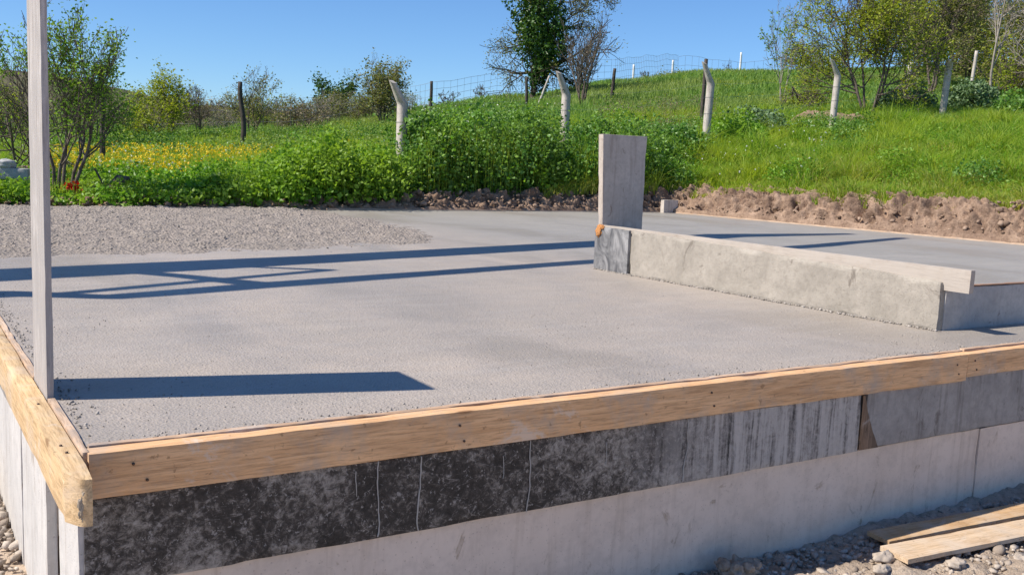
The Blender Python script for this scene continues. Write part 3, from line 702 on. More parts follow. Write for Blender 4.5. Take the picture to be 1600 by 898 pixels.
def blades(mb, P, H, W, lean=.35, rg=rng):
    n = len(P); a = rg.uniform(0, 2*math.pi, n); b = rg.uniform(0, 2*math.pi, n); l = np.abs(rg.normal(0, lean, n))*H
    sx = np.cos(a)*W/2; sy = np.sin(a)*W/2; lx = np.cos(b)*l; ly = np.sin(b)*l
    def pt(kx, kl, kz): return np.stack([P[:, 0]+sx*kx+lx*kl, P[:, 1]+sy*kx+ly*kl, P[:, 2]+H*kz], 1)
    Vv = np.stack([pt(-1, 0, -.05), pt(1, 0, -.05), pt(.7, .3, .55), pt(-.7, .3, .55), pt(0, 1, .95)], 1).reshape(-1, 3)
    i = (np.arange(n)*5)[:, None]; mb.add(Vv, i+np.array([0, 1, 2, 3])); mb.f.append(i+np.array([3, 2, 4])+mb.n-len(Vv))
def polar(n, p0, p1, r0, r1, pw=1., rg=rng):
    """random spots between two directions and two distances (denser near)"""
    a = rg.uniform(phi(p0), phi(p1), n); r = r0*(r1/r0)**(rg.random(n)**pw); return np.sin(a)*r, np.cos(a)*r
def outside(x, y, m=.35):
    return ~((x > SX0-1) & (x < sxr(y)+m) & (y < SYB+m))
def pxof(x, y):
    a = np.arctan2(x, y); tab = np.arange(-500, 2400, 20); return np.interp(a, [phi(t) for t in tab], tab)

# ---------------- grass
MC = at(1283, 31.0); MD = MC[:2]/31.0; MS = np.array([MD[1], -MD[0]])
def bare(x, y):
    u = (x-MC[0])*MS[0]+(y-MC[1])*MS[1]; v_ = (x-MC[0])*MD[0]+(y-MC[1])*MD[1]
    return (u/1.55)**2+(v_/1.5)**2+.5*fbm(P3(x*1.5, y*1.5), 2, 3) < 1
mb = MB(); dry = MB()
x, y = polar(240000, 850, 1760, 15.6, 34); k = outside(x, y, .36) & ~bare(x, y); x, y = x[k], y[k]
q = P3(x, y); cl = fbm(q*1.3, 3, 41); thin = rng.random(len(x)) < .55+.9*cl+.25
x, y, cl = x[thin], y[thin], cl[thin]; r = np.hypot(x, y); z = gz(x, y)
edge = np.minimum(np.where(y < SYB, x-sxr(y)-.5, 9), np.where(x < sxr(y), y-SYB-.4, 9)); edge = np.where((y > SYB) & (x > 12.9), np.hypot(x-12.9, y-SYB)-.5, edge)
kk = edge > .62*fbm(P3(x*1.3, y*1.3), 4, 91)-.10; x, y, cl, r, z, edge = x[kk], y[kk], cl[kk], r[kk], z[kk], edge[kk]
H = (.12+.40*np.clip(cl+.45, 0, 1.3)**1.3)*rng.uniform(.6, 1.25, len(x))*(.55+.45*sstep(0, 1.2, edge)); W = .010+.006*rng.random(len(x))+r*.0003
yl = rng.random(len(x)) < .10+.55*np.exp(-np.maximum(edge, 0)/.9)+.5*sstep(.0, .45, fbm(P3(x*.6, y*.6), 3, 77))
z = np.maximum(z, .25)-.16*sstep(.12, -.15, edge)
blades(mb, P3(x, y, z)[~yl], (H*np.where(rng.random(len(H)) < .06, 1.5, 1))[~yl], W[~yl], .85); blades(dry, P3(x, y, z)[yl], H[yl]*.9, W[yl], 1.0)
# left field
x, y = polar(90000, -120, 640, 15.4, 48, 1.); k = outside(x, y, .3); x, y = x[k], y[k]; r = np.hypot(x, y); z = gz(x, y)
H = .26*rng.uniform(.6, 1.4, len(x))*(1+.4*fbm(P3(x*.6, y*.6), 2, 5)); yl = rng.random(len(x)) < .25
blades(mb, P3(x, y, z)[~yl], H[~yl], (.010+r*.0004)[~yl]); blades(dry, P3(x, y, z)[yl], H[yl], (.010+r*.0004)[yl])
tag(mb.build('meadow_grass', M['grass']), 'lush bright green grass covering the slope behind the slab', 'grass', kind='stuff')
tag(dry.build('yellowing_grass', M['grass_dry']), 'yellowish grass blades hanging over the soil bank and through the field', 'grass', kind='stuff')
mb = MB(); x, y = polar(120000, 560, 1780, 30, 92, .9); k = ~bare(x, y); x, y = x[k], y[k]; r = np.hypot(x, y); H = rng.uniform(.12, .34, len(x))*(1+.5*fbm(P3(x*.3, y*.3), 2, 5)); z = gz(x, y)
blades(mb, P3(x, y, z), H, .012+r*.0006, .5)
x, y = polar(30000, -150, 660, 44, 95, .9); r = np.hypot(x, y); z = gz(x, y); blades(mb, P3(x, y, z), rng.uniform(.15, .45, len(x)), .012+r*.0006, .5)
tag(mb.build('hill_grass', M['grass_far']), 'short green grass on the far hillside up to the skyline', 'grass', kind='stuff')

# ---------------- leafy weeds
def weeds(name, m, label, cat, n_st, p0, p1, r0, r1, hfun, lsz, per=26, m_out=.25, seed=1, spread=.13, asp=.75, keep=None):
    rg = np.random.default_rng(seed); x, y = polar(n_st, p0, p1, r0, r1, 1., rg); k = outside(x, y, m_out)
    if keep is not None: k &= keep(x, y)
    x, y = x[k], y[k]; n = len(x)
    h = hfun(pxof(x, y), np.hypot(x, y))*rg.uniform(.65, 1.15, n)*(1+.6*fbm(P3(x*1.3, y*1.3), 3, seed)); k = h > .08; x, y, h = x[k], y[k], h[k]; n = len(x)
    z = np.maximum(gz(x, y), .02); nl = rg.poisson(per*(.4+h), n)+3; idx = np.repeat(np.arange(n), nl); N = len(idx)
    t_ = rg.random(N)**.75; lx, ly = rg.normal(0, .16, n), rg.normal(0, .16, n)
    sp = spread*(.35+.9*np.sin(np.clip(t_, 0, 1)*2.6))
    P = np.stack([x[idx]+lx[idx]*t_*h[idx]+rg.normal(0, 1, N)*sp, y[idx]+ly[idx]*t_*h[idx]+rg.normal(0, 1, N)*sp, z[idx]+t_*h[idx]+rg.normal(0, .03, N)], 1)
    S = lsz*rg.uniform(.5, 1.35, N)*(1.15-.4*t_)
    mb = MB(); leaves(mb, P, S, asp, .35, .3, rg)
    for i in range(0, n, 2):
        q = np.array([[x[i], y[i], z[i]-.02], [x[i]+lx[i]*.5*h[i], y[i]+ly[i]*.5*h[i], z[i]+h[i]*.5], [x[i]+lx[i]*h[i], y[i]+ly[i]*h[i], z[i]+h[i]*.97]])
        mb.tube(q, np.array([.007, .005, .003]), 3, False)
    o = mb.build(name, m); tag(o, label, cat, kind='stuff'); return x, y, z, h
hc = lambda px, r: np.interp(px, [618, 650, 700, 850, 870, 890, 905, 960, 1000, 1040, 1080], [.75, 1.15, 1.25, 1.15, .55, .45, 1.05, 1.25, 1.0, .65, .35])*np.interp(r, [16.8, 18.6, 21, 23.5], [.75, 1, 1, .8])
weeds('tall_weeds', M['weed'], 'dense dark green nettle thicket between the first two concrete fence posts', 'weeds', 2300, 612, 1075, 17.2, 23.2, hc, .075, 30, .55, 11)
hl = lambda px, r: np.interp(px, [-80, 30, 100, 150, 200, 260, 330, 400, 470, 520, 600, 625], [.35, .38, .16, .30, .34, .30, .42, .55, .78, .88, .78, .5])*np.interp(r, [15, 16.2, 18.5, 20], [.7, 1, .95, .55])
weeds('low_weeds', M['weed_bright'], 'bright green leafy weeds along the left part of the back edge', 'weeds', 3000, -90, 632, 15.1, 20, hl, .078, 24, .08, 12, .11)
hr2 = lambda px, r: .36+0*px
weeds('slope_weeds', M['weed_bright'], 'scattered leafy weeds in the grass of the right slope', 'weeds', 1300, 1000, 1740, 17.5, 30, hr2, .07, 20, .7, 13, .12, .45, lambda x, y: fbm(P3(x*.7, y*.7), 2, 55) > -.05)
weeds('young_shoots', M['weed_bright'], 'lighter green young shoots growing up through the nettle thicket', 'weeds', 700, 612, 1075, 17.0, 22.5, lambda p, r: hc(p, r)*1.02, .085, 16, .5, 16)
weeds('dry_weeds', M['leaf_brown'], 'brownish dry weeds in the grass behind the thicket and upright panel', 'weeds', 420, 930, 1110, 25, 40, lambda p, r: .5+0*p, .07, 14, 1, 17, .12, .4)
weeds('hill_weeds', M['leaf_yellow'], 'yellowish taller tufts dotted over the far hillside', 'weeds', 700, 640, 1760, 34, 80, lambda p, r: .35+0*p, .14, 8, 1, 18, .2, .4, lambda x, y: fbm(P3(x*.15, y*.15), 2, 56) > .0)
hs = lambda px, r: np.interp(px, [640, 800, 850, 870, 905, 960, 1060], [.5, .55, .45, .22, .4, .5, .3])
weeds('silvery_weeds', M['mallow'], 'pale silvery leafed weeds at the top of the thicket below the skyline', 'weeds', 800, 640, 1020, 20, 29, hs, .085, 18, .9, 14)
weeds('field_weeds', M['grass_far'], 'darker weeds in the field below the brush on the left', 'weeds', 1400, -100, 660, 26, 50, lambda p, r: .34+0*p, .10, 14, 1, 15, .2)

def bush(name, label, cat, px, r, wid, h, m, lsz, n_, seed, group=None, bark='bark', drop=.0, la=.35, full=False):
    """a rounded leafy perennial: stems and leaves"""
    rg = np.random.default_rng(seed); c = at(px, r); c[2] = float(gz(c[0], c[1]))-drop; o = empty(name, tuple(c)); tag(o, label, cat, group)
    d = rg.normal(0, 1, (n_, 3)); d[:, 2] = np.abs(d[:, 2]); d /= np.linalg.norm(d, axis=1)[:, None]
    rad = rg.random(n_)**.35; lump = 1+la*fbm(d*2.2+seed, 3, seed); P = d*(rad*lump)[:, None]*np.array([wid/2, wid/2, h])
    if full: zz_ = rg.uniform(-1, 1, n_); P = d*(rad*lump)[:, None]*np.array([wid/2, wid/2, h/2]); P[:, 2] *= np.sign(zz_); P[:, 2] += h*.5; q_ = P[:, 2]/h; P[:, :2] *= (.62+.75*sstep(0, .55, q_)+.35*fbm(P3(q_*5+seed, 0*q_), 3, seed))[:, None]; P[:, 0] += .35*np.sin(q_*5)
    mb = MB(); leaves(mb, P, lsz*rg.uniform(.5, 1.3, n_), .8, .4, .3, rg); mb.build('foliage', m, o)
    mb = MB()
    for i in range(22):
        e = P[rg.integers(n_)]*.9; mb.tube([(e[0]*.1, e[1]*.1, -.05), (e[0]*.5, e[1]*.5, e[2]*.6), tuple(e)], np.array([.014, .009, .004]), 4, False)
    mb.build('stems', M[bark], o); return o
bush('mallow_bush', 'broad grey-green leafy bush left of the fifth fence post', 'bush', 1402, 35, 2.0, .92, M['mallow'], .12, 2600, 21)
bush('mallow_bush', 'grey-green leafy bush right of the fifth fence post', 'bush', 1508, 36, 1.75, 1.15, M['mallow'], .12, 2600, 22)
bush('mallow_bush', 'pale leafy bush on the slope between the third and fourth concrete posts', 'bush', 1178, 27.5, 1.9, .85, M['mallow'], .085, 2600, 23)
bush('mallow_bush', 'dark leafy bush in the grass at the right edge of the photo', 'bush', 1585, 33, 1.8, .8, M['weed'], .1, 2000, 24)
bush('mallow_bush', 'dark green bush half hidden behind the upright grey panel', 'bush', 1020, 21.4, 1.3, .8, M['weed'], .08, 2200, 25)

for px, r, w_, h_, mt, lb in ((455, 16.6, 1.0, .72, 'weed_bright', 'round bright leafy clump behind the slab left of the first concrete post, lowest of three'), (525, 16.7, 1.2, .92, 'weed_bright', 'broad bright leafy clump at the slab edge left of the first concrete post'),
                          (588, 17.0, .9, .8, 'weed_bright', 'bright leafy clump touching the first concrete post on its left'), (668, 18.0, 1.1, 1.45, 'weed', 'tall leafy clump just right of the first concrete post'),
                          (745, 18.6, 1.2, 1.4, 'weed', 'tall leafy clump in the middle of the nettle thicket'), (822, 19.2, 1.1, 1.3, 'weed', 'tall leafy clump left of the second concrete post'), (935, 20.2, 1.4, 1.35, 'weed', 'tall dark leafy clump just left of the upright grey panel'),
                          (330, 16.0, .8, .42, 'weed_bright', 'low bright leafy clump behind the rough concrete')):
    bush('leafy_shrub', lb, 'bush', px, r, w_, h_, M[mt], .095, 2000 if h_ < 1 else 3000, int(px), la=.6)
bush('leafy_shrub', 'large fresh green leafy shrub right of the third concrete post', 'bush', 1150, 25.0, 1.7, .85, M['weed_bright'], .085, 2600, 41)
bush('leafy_shrub', 'dark green clump between the upright panel and the third concrete post', 'bush', 1062, 23.0, 1.5, .85, M['weed'], .08, 2600, 42)
bush('leafy_shrub', 'feathery green clump on the right slope below the fifth post', 'bush', 1395, 20.3, 1.2, .55, M['weed_bright'], .05, 1500, 43)
bush('leafy_shrub', 'feathery green clump above the soil bank near the right edge', 'bush', 1530, 18.6, 1.1, .50, M['weed'], .05, 1300, 44)
bush('leafy_shrub', 'low green clump above the soil bank right of the beam', 'bush', 1245, 20.0, 1.2, .52, M['weed_bright'], .055, 1500, 45)
mb = MB(); x, y = polar(9000, 300, 1080, 16.2, 23, 1.); k = outside(x, y, .5); x, y = x[k], y[k]; hh_ = np.where(pxof(x, y) > 618, hc(pxof(x, y), 19.)*1.08, hl(pxof(x, y), 16.5)*1.15)*rng.uniform(.6, 1.15, len(x))
blades(mb, P3(x, y, gz(x, y)), hh_, np.full(len(x), .013), .22)
tag(mb.build('tall_grass', M['grass']), 'tall grass stalks standing among the weeds and nettles', 'grass', kind='stuff')
weeds('band_weeds', M['weed'], 'dark green leafy band of weeds below the third and fourth concrete posts', 'weeds', 900, 1000, 1360, 23.2, 29.5, lambda p, r: .5+0*p, .085, 20, 1, 19, .14, .6, lambda x, y: (fbm(P3(x*.6, y*.6), 2, 58) > -.15) & ~bare(x, y))
weeds('field_band', M['weed'], 'dark green tall growth crossing the left field below the brush', 'weeds', 1500, 60, 640, 30, 42, lambda p, r: .45+0*p, .10, 16, 1, 20, .16, .4, lambda x, y: fbm(P3(x*.3, y*.3), 2, 59) > -.2)
# flowers
mb = MB(); st = MB(); rg = np.random.default_rng(5)
x, y = polar(2600, 60, 640, 17.6, 29, .9, rg); k = (rg.random(2600) < .12) | (.75*rg.random(2600)-.3+fbm(P3(x*.35, y*.35), 3, 31)+.5*fbm(P3(x*2, y*2), 2, 33)+.35*np.exp(-((pxof(x, y)-260)/190)**2) > .12) & (np.hypot(x, y) < 33); x, y = x[k], y[k]; z = gz(x, y); h = rg.uniform(.22, .42, len(x))
for j in range(5): leaves(mb, P3(x, y, z+h)+rg.normal(0, .014, (len(x), 3)), .032*rg.uniform(.6, 1.3, len(x))+np.hypot(x, y)*.0004, .8, .5, .2, rg)
blades(st, P3(x, y, z), h, np.full(len(x), .012), .02, rg)
tag(mb.build('yellow_flowers', M['yellow']), 'drift of small yellow flowers in the field on the left', 'flowers', kind='stuff')
tag(st.build('flower_stems', M['grass_dry']), 'thin stems of the yellow flowers', 'flowers', kind='stuff')
mb = MB(); x, y = polar(700, 0, 1300, 17, 30, 1., rg); k = outside(x, y, 1.); x, y = x[k], y[k]; px_ = pxof(x, y); h = np.where((px_ > 640) & (px_ < 870), 1.35, .42)*rg.uniform(.7, 1., len(x))
for j in range(2): leaves(mb, P3(x, y, gz(x, y)+h)+rg.normal(0, .01, (len(x), 3)), .035, .9, .6, .2, rg)
tag(mb.build('white_flowers', M['white']), 'tiny white blossoms scattered over the weeds', 'flowers', kind='stuff')
c = at(112, 15.6); o = empty('red_flower', (c[0], c[1], .02)); tag(o, 'single red flower by the foot of the leafy young tree', 'flower')
mb = MB(); P = rg.normal(0, 1, (70, 3))*np.array([.045, .045, .04])+np.array([0, 0, .22]); leaves(mb, P, .06, .9, .6, .3, rg); mb.build('petals', M['red'], o)
mb = MB(); mb.tube([(0, 0, -.02), (.01, 0, .12), (0, 0, .2)], .008, 5); leaves(mb, rg.normal(0, 1, (60, 3))*np.array([.09, .09, .03])+np.array([0, 0, .07]), .07, .6, .4, .2, rg); mb.build('stem', M['weed_bright'], o)

# ------------------------------------------------------------------ trees
def tree(name, label, cat, pos, h, wid, stems=1, seed=1, leaf=None, lsz=.08, nleaf=0, bark='bark', fork=.3, trunk_r=None, levels=3, kids=6, up=.25, lean=(0, 0), group=None,
         splay=.35, twig=.5, lspread=.1, rad_tw=.004, asp=.6):
    rg = np.random.default_rng(seed); wood_ = MB(); ends = []
    R0 = trunk_r or h*.022
    def br(p, d, L, r, lev):
        n_ = max(3, int(3+L/h*8)); pts = [p]; d = d/np.linalg.norm(d)
        for i in range(n_):
            d = d+rg.normal(0, .13, 3)+np.array([0, 0, up*.35*(1 if lev else .3)]); d /= np.linalg.norm(d); pts.append(pts[-1]+d*L/n_)
        pts = np.array(pts); rad = np.linspace(r, max(r*.32, rad_tw), n_+1)
        wood_.tube(pts, rad, 7 if lev == 0 else (5 if lev == 1 else 3), False)
        if lev >= levels-1: ends.append(pts)
        if lev < levels:
            m_ = kids if lev == 0 else max(2, int(kids*.75)); s0 = fork if lev == 0 else .18
            for j in range(m_):
                f_ = s0+(1-s0)*(j+rg.random())/m_; f_ = min(f_, .98); q = f_*n_; i0 = int(q); pp_ = pts[i0]+(pts[min(i0+1, n_)]-pts[i0])*(q-i0)
                ax = pts[min(i0+1, n_)]-pts[i0]; ax /= np.linalg.norm(ax); s_ = rg.normal(0, 1, 3); s_ -= ax*np.dot(s_, ax); s_ /= np.linalg.norm(s_)
                an = rg.uniform(.5, 1.05)*(1 if lev else wid/h*1.3+.15); nd = ax*math.cos(an)+s_*math.sin(an)
                br(pp_, nd, L*rg.uniform(.42, .68)*(1.15-.45*f_), max(rad[i0]*.58, rad_tw), lev+1)
    for s_ in range(stems):
        a = rg.uniform(0, 6.28) if stems > 1 else 0; sp = splay*rg.uniform(.3, 1) if stems > 1 else 0
        d = np.array([math.cos(a)*sp+lean[0], math.sin(a)*sp+lean[1], 1.])
        br(np.array([math.cos(a)*R0*1.3*(stems > 1), math.sin(a)*R0*1.3*(stems > 1), -.1]), d, h*.62*rg.uniform(.8, 1.05), R0*(1 if stems == 1 else .62), 0)
    o = empty(name, tuple(pos)); tag(o, label, cat, group)
    # fit to the wanted height
    allv = np.concatenate(wood_.v); k = h/np.percentile(allv[:, 2], 99.8); kx = np.array([1., 1, k]); sx_ = wid/2/np.percentile(np.hypot(allv[:, 0], allv[:, 1]), 97)
    kx = np.array([sx_ if sx_ < 2.4 else 2.4]*2+[k])
    wood_.v = [v_*kx for v_ in wood_.v]
    wood_.build('trunk', M[bark], o)
    if leaf and nleaf:
        E_ = np.concatenate(ends)*kx; segs = len(E_); i = rg.integers(0, segs, nleaf); P = E_[i]+rg.normal(0, lspread, (nleaf, 3))
        dens = fbm(P*1.3/max(h/4, .5)+seed, 2, seed) > -.22; P = P[dens]
        mb = MB(); leaves(mb, P, lsz*rg.uniform(.5, 1.3, len(P)), asp, .35, .25, rg); mb.build('crown', M[leaf], o)
    return o
def gp(px, r, dz=0):
    c = at(px, r); c[2] = float(gz(c[0], c[1]))+dz; return c
T = tree
T('young_tree', 'leafy multi-stemmed young tree just right of the tall upright board', 'tree', gp(98, 16.0), 2.75, 1.85, 5, 101, 'leaf_fresh', .052, 7000, 'bark', .3, .05, 3, 7, .5, splay=.42, lspread=.06, rad_tw=.0035)
T('bare_shrub', 'nearly bare branching shrub at the left edge behind the upright board', 'tree', gp(45, 18), 2.3, 2.6, 5, 102, 'leaf_fresh', .04, 500, 'bark', .25, .045, 3, 6, .2, splay=.8)
T('yellow_tree', 'yellow-green bushy tree in the field on the left', 'tree', gp(240, 38), 2.75, 2.5, 4, 103, 'leaf_yellow', .10, 5200, 'bark', .2, .05, 3, 7, .2, splay=.6, lspread=.16)
T('olive_tree', 'sparse olive-green tree behind the crooked dead post', 'tree', gp(392, 40), 2.7, 2.3, 3, 104, 'leaf_olive', .08, 2200, 'bark', .2, .05, 3, 7, .3, lspread=.12)
T('willow_bush', 'green bushy tree with spiky top left of the first concrete post', 'tree', gp(596, 44), 3.0, 2.9, 6, 105, 'leaf_olive', .11, 5600, 'bark', .15, .05, 3, 7, .5, splay=.6, lspread=.14)
o = T('evergreen_tree', 'small dark evergreen in the brush on the left', 'tree', gp(510, 60), 2.5, 2.9, 3, 106, 'leaf_dark', .16, 5000, 'bark', .15, .06, 3, 6, .2, lspread=.22)
T('red_twig_shrub', 'reddish bare shrub between the yellow tree and the olive tree', 'tree', gp(312, 42), 2.1, 1.5, 4, 107, 'leaf_brown', .06, 500, 'bark', .2, .04, 3, 7, .3)
T('green_tree', 'green tree partly hidden behind the leafy young tree', 'tree', gp(150, 33), 2.8, 2.4, 3, 108, 'leaf_fresh', .09, 3600, 'bark', .2, .05, 3, 7, .3, lspread=.14)
T('yellow_tree', 'low yellow shrub seen between the upright board and the left edge', 'tree', gp(15, 40), 2.2, 3.0, 4, 109, 'leaf_yellow', .1, 3000, 'bark', .2, .05, 3, 6, .2, lspread=.16)
# brush along the field edge: four kinds, copied
protos = []
for k_, (lf, nl, bk) in enumerate((('leaf_olive', 1800, 'bark'), ('leaf_brown', 1100, 'bark'), ('leaf_yellow', 1200, 'bark'), ('leaf_olive', 700, 'bark_pale'))):
    protos.append(T('brush_shrub', None, None, (0, 0, 0), 2.2, 2.6, 7, 120+k_, lf, .12, nl, bk, .1, .035, 3, 6, .15, splay=.9, lspread=.16))
kinds = ['olive budding', 'brown half-bare', 'yellowish', 'pale-twigged bare']
spots = sorted([(-60, 62, 0), (5, 58, 1), (60, 66, 0), (100, 55, 3), (185, 60, 1), (215, 70, 0), (275, 58, 0), (300, 72, 2), (335, 55, 1), (365, 64, 0), (405, 57, 2), (430, 66, 3), (452, 54, 0),
         (480, 62, 1), (505, 52, 3), (530, 56, 0), (552, 64, 2), (575, 54, 1), (606, 56, 0), (560, 48, 0), (640, 60, 3), (350, 47, 3), (470, 46, 1), (130, 70, 2), (250, 50, 1)])
used = set(); seen = {}
place = ['left of the yellow tree', 'around the crooked dead post', 'below the distant hill', 'left of the first concrete post']
for i, (px, r, kd) in enumerate(spots):
    o = protos[kd] if kd not in used else copy_tree(protos[kd]); used.add(kd)
    c = gp(px, r); o.location = tuple(c); s = rng.uniform(.75, 1.1)*(.8 if px > 540 else 1); o.scale = (s*1.15, s*1.15, s*(.95 if r > 50 else .75)); o.rotation_euler = (0, 0, rng.uniform(0, 6.28))
    side = 'left of the upright board' if px < 55 else 'left of the yellow tree' if px < 240 else 'between the yellow tree and the crooked dead post' if px < 378 else 'between the crooked dead post and the dark evergreen' if px < 510 else 'between the dark evergreen and the first concrete post' if px < 620 else 'right of the first concrete post'
    seen[(kd, side)] = seen.get((kd, side), 0)+1; extra = ['', ', farther right', ', rightmost'][seen[(kd, side)]-1]
    tag(o, f'{kinds[kd]} shrub {side}{extra}', 'shrub', 'shrubs along the far edge of the left field')
# skyline trees
T('broken_tree', 'tall spreading tree on the skyline with olive buds', 'tree', gp(828, 56), 7.2, 8.4, 1, 131, 'leaf_olive', .11, 9500, 'bark_dark', .22, .13, 3, 12, .05, lean=(-.1, .1), lspread=.22, rad_tw=.010)
bi = bush('ivy_mass', 'dark ivy covering the trunk of the spreading skyline tree', 'ivy', 832, 55.6, 2.3, 6.2, M['leaf_dark'], .19, 7500, 26, drop=-.5, la=.7, full=True)
T('coppiced_tree', 'bare fan-shaped coppiced tree right of the ivy-clad tree', 'tree', gp(905, 46), 4.1, 2.5, 12, 132, 'leaf_brown', .06, 900, 'bark', .25, .07, 2, 6, .7, splay=.45, lspread=.06, rad_tw=.010)
T('round_shrub', 'small round dark shrub on the right skyline', 'shrub', gp(1045, 84, .2), 1.3, 2.6, 6, 133, 'leaf_olive', .16, 3500, 'bark_dark', .1, .04, 3, 6, .1, splay=1., lspread=.2)
T('sparse_tree', 'slender sparse tree with pale leaves right of the third concrete post', 'tree', gp(1213, 39), 4.1, 2.1, 3, 134, 'leaf_fresh', .09, 900, 'bark_pale', .25, .055, 3, 6, .3, lspread=.05, rad_tw=.007)
T('budding_tree', 'large yellow-green budding tree behind the fourth concrete post', 'tree', gp(1350, 33), 4.4, 4.3, 5, 135, 'leaf_yellow', .085, 15000, 'bark', .2, .07, 3, 8, .25, splay=.6, lspread=.13, rad_tw=.006)
T('budding_tree', 'olive tree at the top right behind the grey-green bushes', 'tree', gp(1440, 46), 6.2, 5.2, 3, 136, 'leaf_olive', .12, 13000, 'bark', .2, .09, 3, 8, .2, lspread=.2, rad_tw=.009)
T('budding_tree', 'green-gold tree between the budding tree and the olive tree', 'tree', gp(1405, 52), 5.2, 4.5, 3, 137, 'leaf_yellow', .13, 11000, 'bark', .2, .08, 3, 7, .2, lspread=.24)
T('slim_tree', 'straight pale-trunked bare tree near the right edge', 'tree', gp(1532, 42), 5.6, 2.8, 1, 138, 'leaf_brown', .06, 500, 'bark_pale', .3, .085, 3, 9, .1, rad_tw=.009)
T('thorn_tree', 'brown twiggy tree behind the slim pale trunk', 'tree', gp(1500, 55), 5.5, 5.2, 4, 139, 'leaf_olive', .13, 13000, 'bark', .15, .08, 3, 8, .2, lspread=.26)
T('thorn_tree', 'olive twiggy tree at the right edge on the hillside', 'tree', gp(1585, 52), 4.2, 5.5, 4, 140, 'leaf_olive', .13, 14000, 'bark', .15, .08, 3, 8, .2, lspread=.26)
T('thorn_tree', 'yellowish thicket tree low on the right hillside', 'tree', gp(1560, 46), 2.9, 4.2, 5, 141, 'leaf_yellow', .11, 6000, 'bark', .1, .06, 3, 7, .15, splay=.9, lspread=.22)
T('thorn_tree', 'dense olive tree on the hillside behind the slim pale trunk', 'tree', gp(1470, 66), 5.6, 7.5, 4, 161, 'leaf_olive', .17, 12000, 'bark', .12, .08, 3, 8, .2, lspread=.32)
T('thorn_tree', 'golden-green tree highest on the right hillside at the edge', 'tree', gp(1610, 62), 5.2, 7.0, 4, 162, 'leaf_yellow', .16, 12000, 'bark', .12, .08, 3, 8, .2, lspread=.32)
T('dead_tree', 'bare white-limbed branches reaching in from the right edge', 'tree', gp(1625, 40), 4.6, 3.2, 2, 142, None, .1, 0, 'bark_pale', .2, .075, 3, 6, .0, rad_tw=.010, lean=(-.3, 0))
T('hill_tree', 'low brown tree on the hill behind the budding tree', 'tree', gp(1290, 60), 3.0, 3.8, 4, 143, 'leaf_yellow', .13, 3800, 'bark', .15, .05, 3, 7, .2, lspread=.22)
T('hill_tree', 'brown tree on the skyline behind the slender sparse tree', 'tree', gp(1235, 80), 2.4, 3.4, 4, 144, 'leaf_olive', .15, 2600, 'bark', .15, .05, 3, 7, .2, lspread=.22)
T('hill_tree', 'low yellow-green shrub at the foot of the slender sparse tree', 'shrub', gp(1245, 37), 1.0, 2.1, 5, 145, 'leaf_yellow', .09, 2200, 'bark', .1, .04, 3, 6, .1, splay=1., lspread=.12)
for i, (px, r, h, lb) in enumerate([(1128, 82, 1.9, 'tiny bare tree on the skyline right of the third concrete post'), (1090, 84, 1.3, 'tiny bare bush on the skyline behind the third concrete post'),
                                    (700, 66, 1.0, 'bare twigs on the skyline left of the mesh fence'), (748, 66, 1.1, 'bare twigs on the skyline by the mesh fence'), (1008, 78, 1.2, 'bare twigs left of the round skyline shrub'),
                                    (1165, 84, 1.3, 'bare bush on the skyline left of the slender sparse tree')]):
    T('bare_twigs', lb, 'shrub', gp(px, r), h, 1.6, 5, 150+i, None, .1, 0, 'bark', .1, .02, 3, 5, .3, splay=.8, rad_tw=.007, group='bare bushes along the skyline')
# patches of bare earth on the right slope
def earth(px, r, wx, wy, h, seed, lab):
    mb = MB(); U, V_ = np.meshgrid(np.linspace(-1, 1, 50), np.linspace(-1, 1, 30), indexing='ij'); c = at(px, r); d = c[:2]/r; s = np.array([d[1], -d[0]])
    X = c[0]+s[0]*U*wx+d[0]*V_*wy; Y = c[1]+s[1]*U*wx+d[1]*V_*wy; e = np.clip(1-(U**2+V_**2), 0, 1)
    q = P3(X, Y); Z = gz(X, Y)-.2+(h+.2)*sstep(0, .9, e+.35*fbm(q*1.2, 3, seed+4).reshape(U.shape)*(e > 0))*(e > 0)+(.12*fbm(q*2.5, 4, seed)+.1*(.5-worley(q*3.5, seed))).reshape(U.shape)*sstep(0, .3, e)
    o = mb.grid(np.stack([X, Y, Z], -1)).build('earth_mound', M['soil']); tag(o, lab, 'earth mound')
    return o
earth(1285, 31.2, 1.6, 1.4, .22, 1, 'bare pinkish earth mound under the budding tree')
earth(1110, 26, .5, .4, .22, 2, 'small bare earth patch by the foot of the third concrete post')
earth(38, 17.5, .3, .2, .40, 3, 'small brown earth heap behind the upright board at the left edge')

